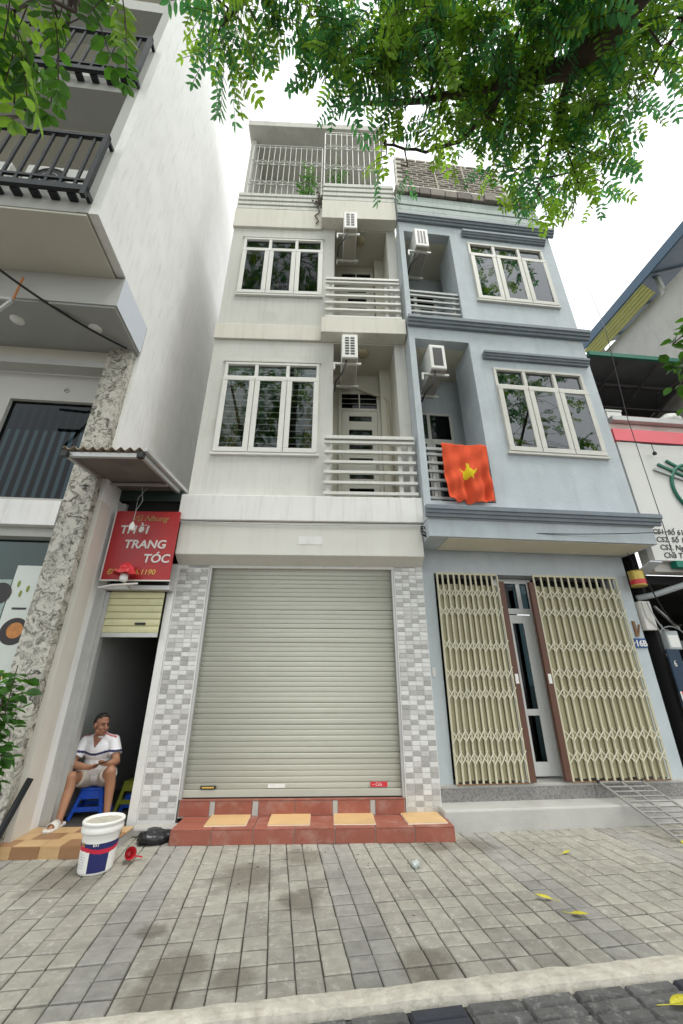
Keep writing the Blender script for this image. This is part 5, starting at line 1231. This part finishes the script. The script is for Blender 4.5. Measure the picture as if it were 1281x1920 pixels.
for H_, K_, A_ in ((HPL, KNL, ANL), (HPR, KNR, ANR)):
    bd.rcone(H_, .088, K_, .058); c_ = K_.lerp(A_, .32) + Vector((0, .025, 0)); bd.rcone(K_, .056, c_, .055); bd.rcone(c_, .055, A_, .034)
for A_, T_ in ((ANL, J(-.70, -.335, .115)), (ANR, J(-.27, -.14, .115))):
    bd.rcone(A_ + Vector((0, .015, -.035)), .034, T_.lerp(A_, .35) + Vector((0, 0, -.005)), .032); bd.rcone(T_.lerp(A_, .35), .032, T_, .02)
    side = Vector((1, .05, 0))
    for k in range(5): bd.rcone(T_ + side * (-.034 + .017 * k) + Vector((0, .02, 0)), .0105, T_ + side * (-.038 + .019 * k) + Vector((0, -.024 + .006 * abs(k - 1), -.012)), .0085)
# hands: palms, four fingers of unequal length with a bend, thumb from the side of the palm
def hand(W_, d, n_, s_, curl):
    d = Vector(d).normalized(); n_ = Vector(n_); n_ = (n_ - d * n_.dot(d)).normalized(); b_ = d.cross(n_) * s_
    pc = W_ + d * .045; bd.rcone(W_, .026, pc, .028); 
    for k in range(4):
        a = W_ + d * .075 + b_ * (-.03 + .02 * k); L_ = (.036, .042, .039, .03)[k]
        bd.rcone(W_ + d * .03 + b_ * (-.018 + .012 * k), .016, a, .0105)
        m_ = a + d * L_ * (1 - curl * .3) + n_ * L_ * curl * .7; e = m_ + d * L_ * .7 * (1 - curl) + n_ * L_ * .8 * curl; bd.rcone(a, .0100, m_, .0092); bd.rcone(m_, .0092, e, .008)
    t0 = W_ + d * .025 - b_ * .026; t1 = t0 - b_ * .022 + d * .03 + n_ * .01; bd.rcone(t0, .013, t1, .011); bd.rcone(t1, .011, t1 + d * .028 + n_ * .012, .009)
hand(WRL, (.95, -.2, .02), (0.1, .3, .8), 1, .55); hand(WRR, (-.35, -.8, .1), (-.3, .1, .8), -1, .6)
def pick_body(c):
    a, b, q = hl(c)
    if q > -.13 and abs(a) < .11 and abs(b) < .13: return 1
    return 0
body = remesh_build(bd, 'body', ['skin', 'skin_face'], man, .0055, pick_body, 3)
# hair: cropped cap with a receding front
hm = MB(); e = MB().ell((0, 0, 0), (1, 1, 1), 40, 28)
for f in e.f:
    pts = [e.v[i] for i in f]; c = sum((Vector(p) for p in pts), Vector()) / len(pts)
    keep = (c.z > .5 if c.y < .55 else c.z > .74) if c.y > .18 else (c.z > -.45 + .4 * (abs(c.x) > .75 and c.y > -.3))
    if keep:
        q = []
        for p in pts:
            k = 1.09 + .04 * noise.noise(Vector(p) * 7); q.append(hp(p[0] * .074 * k, -.014 + p[1] * .092 * k, .024 + p[2] * .094 * k))
        hm.face(q)
o = hm.build('hair', 'hair', man, smooth=True); w_ = o.modifiers.new('w', 'WELD'); w_.merge_threshold = .0008; s_ = o.modifiers.new('s', 'SOLIDIFY'); s_.thickness = .008
for s in (-1, 1):
    MB().ell(hp(.027 * s, .081, .004), (.013, .006, .0065), 12, 8, HR).build('eye', 'eye_dark', man, smooth=True)
    MB().rcone(hp(.014 * s, .091, .027), .0042, hp(.042 * s, .08, .03), .003, 8).build('eyebrow', 'hair', man, smooth=True)
MB().ell(hp(0, .0945, -.061), (.024, .006, .007), 14, 8, HR).build('mouth', 'lip', man, smooth=True)
# polo shirt, shorts
sh_ = MB(); sh_.ell(J(-.6, .15, .78), (.178, .122, .145)); sh_.ell(J(-.6, .2, .62), (.165, .135, .16)); sh_.ell(J(-.6, .245, .50), (.17, .14, .09)); sh_.rcone(J(-.75, .13, .858), .06, J(-.45, .14, .863), .06); sh_.rcone(J(-.6, .125, .905), .062, SHL, .052); sh_.rcone(J(-.6, .125, .905), .062, SHR, .052); sh_.rcone(J(-.6, .13, .88), .085, J(-.595, .12, .905), .068)
for S, E_ in ((SHL, ELL), (SHR, ELR)): sh_.tube([S, S.lerp(E_, .35), S.lerp(E_, .66)], [.060, .066, .072], 16); sh_.ell(S, (.06,) * 3)
def pick_shirt(c):
    u, v, z = c.x + PB[0], c.y + PB[1], c.z + PB[2]; t = abs(u + .6)
    if t < .165 and .715 + .25 * max(0, t - .02) < z < .74 + .25 * max(0, t - .02) and v < .2: return 1
    if t >= .165 and .755 < z < .78: return 1
    if z > .80 and t < (z - .79) * .5 and v < .09: return 3
    if z > .86 and .05 < t < .2 and (abs(v - .105) < .009 or abs(v - .135) < .007): return 2
    return 0
remesh_build(sh_, 'polo_shirt', ['shirt_white', 'shirt_navy', 'shirt_red', 'skin_face'], man, .006, pick_shirt, 3)
cl = MB()
cpts = [J(-.594, .117, .925) + (rt * .062 * math.cos(a) + fw * .058 * math.sin(a)) + Vector((0, 0, .018 - .03 * max(0, math.sin(a)))) for a in [R(100) + k * R(340) / 20 for k in range(21)]]
cl.tube(cpts, .016, 8).build('collar', 'shirt_white', man, smooth=True)
so = MB(); so.ell(J(-.6, .27, .46), (.175, .135, .085))
for H_, K_ in ((HPL, KNL), (HPR, KNR)): so.tube([H_, H_.lerp(K_, .4), H_.lerp(K_, .72)], [.1, .096, .092], 18); so.ell(H_, (.1,) * 3)
remesh_build(so, 'shorts', ['shorts_beige'], man, .007, None, 3)
ph = MB().obox(J(-.395, -.155, .668), (.068, -.03, .026), (.012, .032, .004), (-.002, .0, .0045)).build('phone_body', 'phone', None)
ph.name = 'phone'; ph.location = WF.at(*PB); ph.rotation_euler = (0, 0, R(WF.yaw)); tag(ph, 'black mobile phone held in the hands of the seated man', 'phone')
for A_, T_, nm in ((ANL, J(-.70, -.335, .115), 'sandal'), (ANR, J(-.27, -.14, .115), 'sandal')):
    t = MB(); base = [(x * .052 * (1 + .12 * (y < 0)), y) for x, y in ((-.8, .1), (-.95, -.06), (-.9, -.14), (-.45, -.185), (.45, -.185), (.9, -.14), (.95, -.06), (.8, .1), (.4, .135), (-.4, .135))]
    z0 = .0125; c_ = Vector((T_.x, T_.y + .12, 0)); n = len(base)
    t.v = [(c_.x + x, c_.y + y, z0) for x, y in base] + [(c_.x + x, c_.y + y, z0 + .022) for x, y in base]; t.f = [tuple(reversed(range(n))), tuple(range(n, 2 * n))] + [(i, (i + 1) % n, n + (i + 1) % n, n + i) for i in range(n)]; t.mi = [0] * len(t.f)
    sd_ = t.build('sandal', 'sandal_white', man, bevel=.006)
    st_ = MB(); ar = [(c_.x + .053 * math.cos(a), z0 + .018 + .055 * math.sin(a)) for a in [k * math.pi / 12 for k in range(13)]]
    for (x1, z1), (x2, z2) in zip(ar[:-1], ar[1:]): st_.face([(x1, c_.y - .105, z1 - .008), (x2, c_.y - .105, z2 - .008), (x2, c_.y - .01, z2 + .004), (x1, c_.y - .01, z1 + .004)])
    o = st_.build('strap', 'sandal_white', sd_, smooth=True); q = o.modifiers.new('s', 'SOLIDIFY'); q.thickness = .006; q.offset = 1

# ================================================================== VEGETATION
def leaflet(mb, b, d, nrm, L, W):
    s = d.cross(nrm); s = s.normalized() if s.length > 1e-6 else d.orthogonal().normalized(); n_ = s.cross(d).normalized()
    P_ = [b, b + d * L * .28 + s * W * .46 + n_ * W * .12, b + d * L * .66 + s * W * .44 + n_ * W * .1, b + d * L - n_ * L * .06, b + d * L * .66 - s * W * .44 + n_ * W * .1, b + d * L * .28 - s * W * .46 + n_ * W * .12]
    i = len(mb.v); mb.v += [tuple(p) for p in P_]; mb.f += [(i, i + 1, i + 2, i + 3), (i, i + 3, i + 4, i + 5)]; mb.mi += [mb.cur] * 2
def rv(s=1.0): return Vector((random.gauss(0, s), random.gauss(0, s), random.gauss(0, s)))
def pinnate(mb, st, b, d, L, n, ll, lw, droop):
    """a feather leaf: stalk with paired leaflets, bending down along its length"""
    d = Vector(d).normalized(); p = Vector(b); pts = [p.copy()]; side = d.cross(Vector((0, 0, 1)))
    side = side.normalized() if side.length > .1 else Vector((1, 0, 0)); roll = random.gauss(0, .5)
    for k in range(n):
        d = (d + Vector((0, 0, -droop / n))).normalized(); p = p + d * L / n; pts.append(p.copy())
        s = side - d * side.dot(d); s.normalize(); u_ = s.cross(d); s2 = s * math.cos(roll) + u_ * math.sin(roll); u2 = s2.cross(d)
        if k < 1: continue
        sc = 1.0 - .35 * abs(k / n - .55)
        for sg in (-1, 1):
            if random.random() < .94: leaflet(mb, p, (s2 * sg + d * .45 + rv(.14) + Vector((0, 0, -.22))).normalized(), u2 + rv(.25), ll * sc * random.uniform(.85, 1.1), lw * sc)
    leaflet(mb, p, (d + rv(.1)).normalized(), u2, ll * .9, lw * .9)
    if st is not None: st.tube(pts[::2] if len(pts) > 6 else pts, .0025, 3, cap=False)

# leaf clumps at the ends of the twigs: x, y, z, spread in metres, number of leaves
CANOPY = [(-0.95,1.13,6.09,0.14,11), (-0.87,1.24,6.34,0.19,17), (-0.97,1.34,6.20,0.15,11), (-0.92,1.44,6.38,0.12,6), (-0.70,1.18,6.40,0.18,17), (-0.63,1.22,5.95,0.16,8), (-0.43,1.07,5.91,0.17,12), (-0.49,1.36,6.57,0.18,8), (-0.23,1.10,6.11,0.15,9), (-0.22,1.23,6.09,0.18,11), (-0.12,1.51,6.70,0.21,9), (-0.00,1.50,6.28,0.16,9), (-0.00,1.71,6.57,0.14,6), (-0.34,1.36,6.28,0.15,6), (0.04,1.37,6.41,0.20,9), (0.08,1.37,6.02,0.17,7), (-0.17,1.21,6.41,0.15,6), (0.23,1.57,6.59,0.21,16), (-0.00,1.75,6.30,0.13,7), (0.07,1.68,6.30,0.13,7), (-0.18,1.55,6.30,0.13,6), (-0.97,1.48,6.30,0.11,6), (0.39,1.17,6.14,0.20,20), (0.35,1.46,6.33,0.20,16), (0.51,1.35,6.27,0.23,26), (0.58,1.09,5.75,0.22,30), (0.79,1.46,6.34,0.27,30), (0.57,1.53,6.20,0.24,26), (0.39,1.57,5.96,0.20,18), (0.51,1.61,5.73,0.21,5), (0.52,2.11,6.44,0.24,2), (0.43,2.08,6.10,0.16,2), (0.80,1.70,6.31,0.26,26), (0.94,1.32,6.45,0.26,30), (1.07,1.51,6.31,0.27,30), (1.13,1.79,6.48,0.27,24), (0.84,1.81,6.04,0.21,4), (1.23,2.01,6.38,0.23,4), (1.12,1.25,6.08,0.24,30), (1.40,1.60,6.50,0.26,26), (1.42,1.81,6.45,0.27,24), (1.43,1.76,5.78,0.22,8), (1.24,1.92,5.82,0.19,3), (0.94,1.91,5.88,0.15,2), (1.66,2.36,6.52,0.21,3), (1.67,2.23,6.07,0.17,2), (0.66,2.23,6.23,0.13,2), (1.35,1.17,5.97,0.21,29), (1.62,1.17,6.16,0.22,29), (1.84,1.19,6.05,0.22,27), (1.48,1.36,6.02,0.23,29), (1.78,1.37,6.23,0.21,25), (2.05,1.40,6.23,0.19,20), (2.33,1.37,6.51,0.22,23), (2.45,1.26,6.31,0.21,23), (2.70,1.27,6.54,0.19,18), (2.53,1.56,6.47,0.21,16), (2.49,1.73,6.59,0.21,16), (2.62,1.69,6.30,0.16,10), (2.38,1.31,5.85,0.16,13), (2.93,1.62,6.47,0.14,6), (1.88,1.79,6.57,0.27,27), (2.13,1.73,6.51,0.24,23), (1.74,1.87,6.21,0.27,27), (2.07,1.88,6.34,0.25,23), (2.09,1.64,5.89,0.17,12), (2.01,2.24,6.45,0.27,25), (2.13,2.05,6.22,0.23,20), (2.27,2.06,5.96,0.19,13), (2.36,1.96,5.76,0.10,4), (2.07,2.48,6.47,0.22,13), (2.35,2.54,6.59,0.22,13), (2.21,2.15,5.78,0.16,9), (2.76,2.45,6.42,0.13,4), (2.05,2.44,6.07,0.12,4), ]
NEAR = [(-1.14,0.52,3.73,0.09,5), (-1.04,0.50,3.80,0.10,4), (-1.02,0.55,4.03,0.11,4), (-0.91,0.55,4.09,0.09,3), (-1.15,0.57,3.67,0.09,5), (-1.14,0.60,3.96,0.10,4), (-0.90,0.53,3.67,0.08,3), (-1.04,0.68,4.01,0.06,1), (-1.07,0.61,3.82,0.06,1), (-0.89,0.61,4.09,0.07,1), (-0.91,0.69,4.14,0.05,1), (-1.34,0.73,3.90,0.08,2), (-1.60,0.89,4.15,0.08,2), (-1.41,0.84,3.80,0.07,2), (-1.35,0.86,3.69,0.04,1), (-1.61,0.98,3.95,0.06,1), (-0.75,0.48,3.67,0.06,1), ]

def make_tree(name, label, trunk, limbs, clumps, leafspec, mats, thick_far=None):
    t = thing(name, label, 'tree', trunk[0])
    B0 = Vector(trunk[0])
    def loc(p): return Vector(p) - B0
    r0 = .24
    MB().tube([loc(p) for p in trunk], [r0 * (1 - .45 * k / (len(trunk) - 1)) for k in range(len(trunk))], 14).build('trunk', 'bark', t, smooth=True)
    nodes = []
    for pts, ra, rb in limbs:
        P_ = [loc(p) for p in pts]; n = len(P_)
        Q = []
        for k in range(n - 1):
            for q in range(4): Q.append(P_[k].lerp(P_[k + 1], q / 4) + (rv(.008) if k + q else Vector()))
        Q.append(P_[-1]); m = len(Q)
        MB().tube(Q, [ra + (rb - ra) * k / (m - 1) for k in range(m)], 10).build('limb', 'bark', t, smooth=True); nodes += Q[1:]
    tw = MB(); lm = [MB() for _ in mats]
    for (x, y, z, s, n) in clumps:
        c = loc((x, y, z)); nb = min(nodes, key=lambda q: (q - c).length + (0.6 if q.z < c.z - 1.5 else 0))
        mid = nb.lerp(c, .5) + rv(.05) + Vector((0, 0, .08)); tw.tube([nb, mid, c], [.012, .008, .005], 5, cap=False)
        out = (c - nb); out.z = 0; out = out.normalized() if out.length > .05 else Vector((0, 1, 0))
        L, nl, ll, lw, dr = leafspec
        for k in range(n):
            b = c + Vector((random.gauss(0, s * .42), random.gauss(0, s * .42), random.gauss(0, s * .34)))
            a = random.uniform(0, 2 * math.pi); d = Vector((math.cos(a), math.sin(a), random.uniform(-.75, .2))) + out * .5
            q = lm[0 if random.random() < .6 else 1] if len(lm) > 1 else lm[0]
            k2 = random.uniform(.7, 1.2); pinnate(q, tw, b, d, L * k2, nl, ll * k2 * random.uniform(.85, 1.15), lw * k2 * random.uniform(.8, 1.2), dr * random.uniform(.5, 1.6))
            if k % 4 == 0: tw.tube([c, b], [.004, .003], 4, cap=False)
    o = tw.build('twigs', 'bark', t); o['kind'] = 'stuff'
    for q, m in zip(lm, mats): o = q.build('crown', m, t); o['kind'] = 'stuff'
    return t, nodes
def far_crown(cx, cy, n):                    # the tall crowns that spread over the street
    out = []
    while len(out) < n:
        a = random.uniform(0, 2 * math.pi); z = random.uniform(8.0, 24.0); rr = 4.6 * math.sqrt(random.random()) * (1 - .35 * abs(z - 14) / 10)
        p = (cx + rr * math.cos(a) * 1.1, cy + rr * math.sin(a) * .9, z, .42, 9)
        if p[1] < .6: out.append(p)
    return out
make_tree('street_tree', 'spreading street tree with feathery green leaves reaching over the facades', [(3.7, -1.9, -.1), (3.65, -1.85, 2), (3.5, -1.6, 4.3), (3.3, -1.2, 5.6)],
    [([(3.3, -1.2, 5.6), (2.75, .1, 6.0), (2.07, 1.13, 6.0), (1.99, 1.3, 6.0), (1.82, 1.48, 6.05), (1.42, 1.58, 6.1)], .16, .062),
     ([(1.42, 1.58, 6.1), (1.29, 1.61, 6.12), (.75, 1.76, 6.25), (.1, 1.85, 6.45)], .05, .014),
     ([(1.40, 1.60, 6.1), (1.29, 1.85, 6.15), (1.11, 2.02, 6.2), (.83, 2.13, 6.25), (.41, 2.09, 6.3)], .026, .01),
     ([(1.85, 1.45, 6.05), (2.0, 1.9, 6.25), (2.1, 2.4, 6.35)], .04, .012),
     ([(2.75, .1, 6.0), (1.2, .6, 6.7), (-.3, 1.0, 6.6), (-.95, 1.35, 6.4)], .07, .014),
     ([(2.6, .3, 6.0), (2.75, 1.2, 6.4), (2.8, 1.7, 6.5)], .04, .012),
     ([(3.3, -1.2, 5.6), (2.8, -2.4, 8.0), (1.5, -3.2, 9.6)], .14, .03), ([(3.3, -1.2, 5.6), (4.2, -2.2, 8.2), (5.0, -3.0, 9.8)], .12, .03)],
    CANOPY, (.34, 8, .078, .03, .7), ('leaf_canopy', 'leaf_canopy_deep'))
make_tree('street_tree', 'street tree with larger rounded leaflets hanging in front of the black balcony railing', [(-3.4, -1.6, -.1), (-3.35, -1.5, 2), (-3.1, -1.2, 3.6), (-2.7, -.8, 4.6)],
    [([(-2.7, -.8, 4.6), (-2.0, -.1, 4.7), (-1.5, .4, 4.45), (-1.1, .6, 4.2)], .08, .02), ([(-2.0, -.1, 4.7), (-1.75, .6, 4.5), (-1.65, 1.0, 4.2)], .035, .01), ([(-2.7, -.8, 4.6), (-3.0, -2.0, 7.5)], .1, .03)],
    NEAR, (.30, 7, .072, .036, 1.1), ('leaf_near', 'leaf_canopy'))
for cx, cy, n, tx in ((-1.7, -3.3, 260, 'tall street tree standing by the road opposite the hair salon'), (7.8, -2.8, 260, 'tall street tree standing by the road opposite the shop with the pink sign strip')):
    make_tree('street_tree', tx, [(cx, cy - 1, -.1), (cx, cy - .9, 3), (cx - .1, cy - .7, 6)],
        [([(cx - .1, cy - .7, 6), (cx + 1.0, cy, 9), (cx + 2.2, cy + .8, 13)], .15, .04), ([(cx - .1, cy - .7, 6), (cx - 1.6, cy, 9), (cx - 2.6, cy + .6, 13)], .15, .04), ([(cx - .1, cy - .7, 6), (cx, cy + .4, 10), (cx + .1, cy + .5, 16), (cx, cy, 22)], .2, .04), ([(cx - .1, cy - .7, 6), (cx + .1, cy - 1.8, 10), (cx - .2, cy - 2.2, 14)], .12, .04)],
        far_crown(cx, cy, n), (.55, 6, .17, .075, .6), ('leaf_canopy_deep', 'leaf_canopy'))

def broad_plant(t, stems, n, L, W, m, spread=.12, z0=.25, sm='bark'):
    q = MB(); st = MB()
    for P_ in stems:
        P_ = [Vector(p) for p in P_]; st.tube(P_, [.009, .006, .004][:len(P_)] if len(P_) == 3 else .006, 6)
        for k in range(n):
            f = random.uniform(z0, 1.0); i = min(int(f * (len(P_) - 1)), len(P_) - 2); b = P_[i].lerp(P_[i + 1], f * (len(P_) - 1) - i)
            a = random.uniform(0, 2 * math.pi); d = Vector((math.cos(a), math.sin(a), random.uniform(-.5, .5))).normalized(); c = b + d * spread * random.random()
            st.tube([b, c], .002, 3, cap=False); leaflet(q, c, (d + Vector((0, 0, random.uniform(-.7, .1)))).normalized(), Vector((0, 0, 1)) + rv(.4), L * random.uniform(.7, 1.15), W * random.uniform(.8, 1.1))
    st.build('stems', sm, t); o = q.build('leaves', m, t); o['kind'] = 'stuff'
sp = LF.thing('potted_shrub', 'glossy green shrub in a dark pot in front of the stone pillar', 'plant', .06, -.78, 0)
MB().lathe([(.0, 0), (.12, 0), (.15, .26), (.165, .27), (.165, .3), (.145, .3), (.14, .26), (0, .25)], 24).build('pot', 'black_plastic', sp, smooth=True)
broad_plant(sp, [[(0, 0, .25), (-.05, .02, .8), (-.02, 0, 1.5)], [(0, 0, .25), (.06, -.03, .9), (.04, -.05, 1.66)], [(0, 0, .25), (.0, .05, .8), (-.14, .03, 1.6)], [(0, 0, .25), (.04, -.05, .8), (.02, -.08, 1.35)]], 60, .125, .08, 'leaf_shrub', .13, .45)
for u, v, z, tx, sc in ((1.55, .0, 11.88, 'leafy pot plant behind the left iron grille of the terrace', 1.0), (2.3, .02, 11.99, 'tall leafy pot plant behind the right iron grille of the terrace', 1.15)):
    t = WF.thing('terrace_plant', tx, 'plant', u, v + .16, z - .56)
    MB().lathe([(.0, 0), (.1, 0), (.13, .22), (.14, .24), (.12, .24), (0, .2)], 20).build('pot', 'clay', t, smooth=True)
    broad_plant(t, [[(0, 0, .2), (.05, 0, .7 * sc), (.1, -.12, 1.45 * sc)], [(0, 0, .2), (-.08, -.05, .7 * sc), (-.15, -.1, 1.3 * sc)], [(0, 0, .2), (.02, -.1, .8 * sc), (.0, -.2, 1.6 * sc)]], 60, .13, .034, 'leaf_terrace', .1, .35)
rt_ = thing('hanging_branch', 'green leafy branch hanging in front of the roof terrace beside the blue house', 'branch', (2.95, 1.55, 4.35))
MB().tube([(.35, -2.75, 1.25), (.6, -1.2, 1.2), (.4, -.3, .6), (0, 0, 0)], [.03, .02, .012, .008], 6).build('twig', 'bark', rt_, smooth=True)
broad_plant(rt_, [[(0, 0, 0), (-.45, .3, -.5), (-.73, .47, -.95)], [(0, 0, 0), (-.5, .25, -.6), (-.78, .38, -.81)], [(0, 0, 0), (-.35, .4, -.7), (-.7, .55, -1.2)], [(0, 0, 0), (-.4, .35, -.55), (-.74, .5, -1.07)]], 34, .085, .058, 'leaf_near', .09, .5)

# ---- cables along the fronts
for a, b, sg_, tx, rr in ((WF.at(.0, -.26, 3.6), WF.at(3.5, -.27, 3.58), .025, 'thin grey cable clipped along the white rim of the cream house', .007), (WF.at(3.45, -.3, 3.55), BF.at(3.5, -.6, 3.5), .07, 'thin dark cable sagging along the underside of the blue ledge', .007)):
    tag(MB().tube(sag(a, b, sg_), rr, 5).build('cable', 'black_plastic' if 'grey' not in tx else 'rail_grey', None), tx, 'cable')
kn = MB()
for k in range(5):
    c = Vector(WF.at(3.5, -.3, 3.5)); kn.tube([c + Vector((.05 * math.cos(t * 1.3 + k), -.01 + .02 * math.sin(t * 2), .05 * math.sin(t + k * .7) - .02 * k)) for t in [i * .5 for i in range(9)]], .006, 5)
tag(kn.build('cable_knot', 'black_plastic', None), 'small black knot of cables at the joint between the two house fronts', 'cable')

m2 = BF.thing('meter_box', 'grey electric junction box fixed low beside the navy banner', 'box', 3.58, .08, 1.95)
MB().box(0, .2, 0, .12, 0, .26).build('case', 'pvc_grey', m2, bevel=.01); MB().box(.02, .18, -.006, -.001, .03, .2).build('cover', 'ac_white', m2)
for k, (a, b, g_, tx) in enumerate((((3.34, -.1, 3.05), (3.9, .1, 2.3), .25, 'black cable looping from the tin lantern into the dark shop'), ((3.4, .05, 2.62), (3.62, .06, 2.2), .12, 'short grey cable between the two meter boxes'))):
    tag(MB().tube(sag(BF.at(*a), BF.at(*b), g_), .009, 6).build('cable', 'black_plastic' if k == 0 else 'rail_grey', None), tx, 'cable')
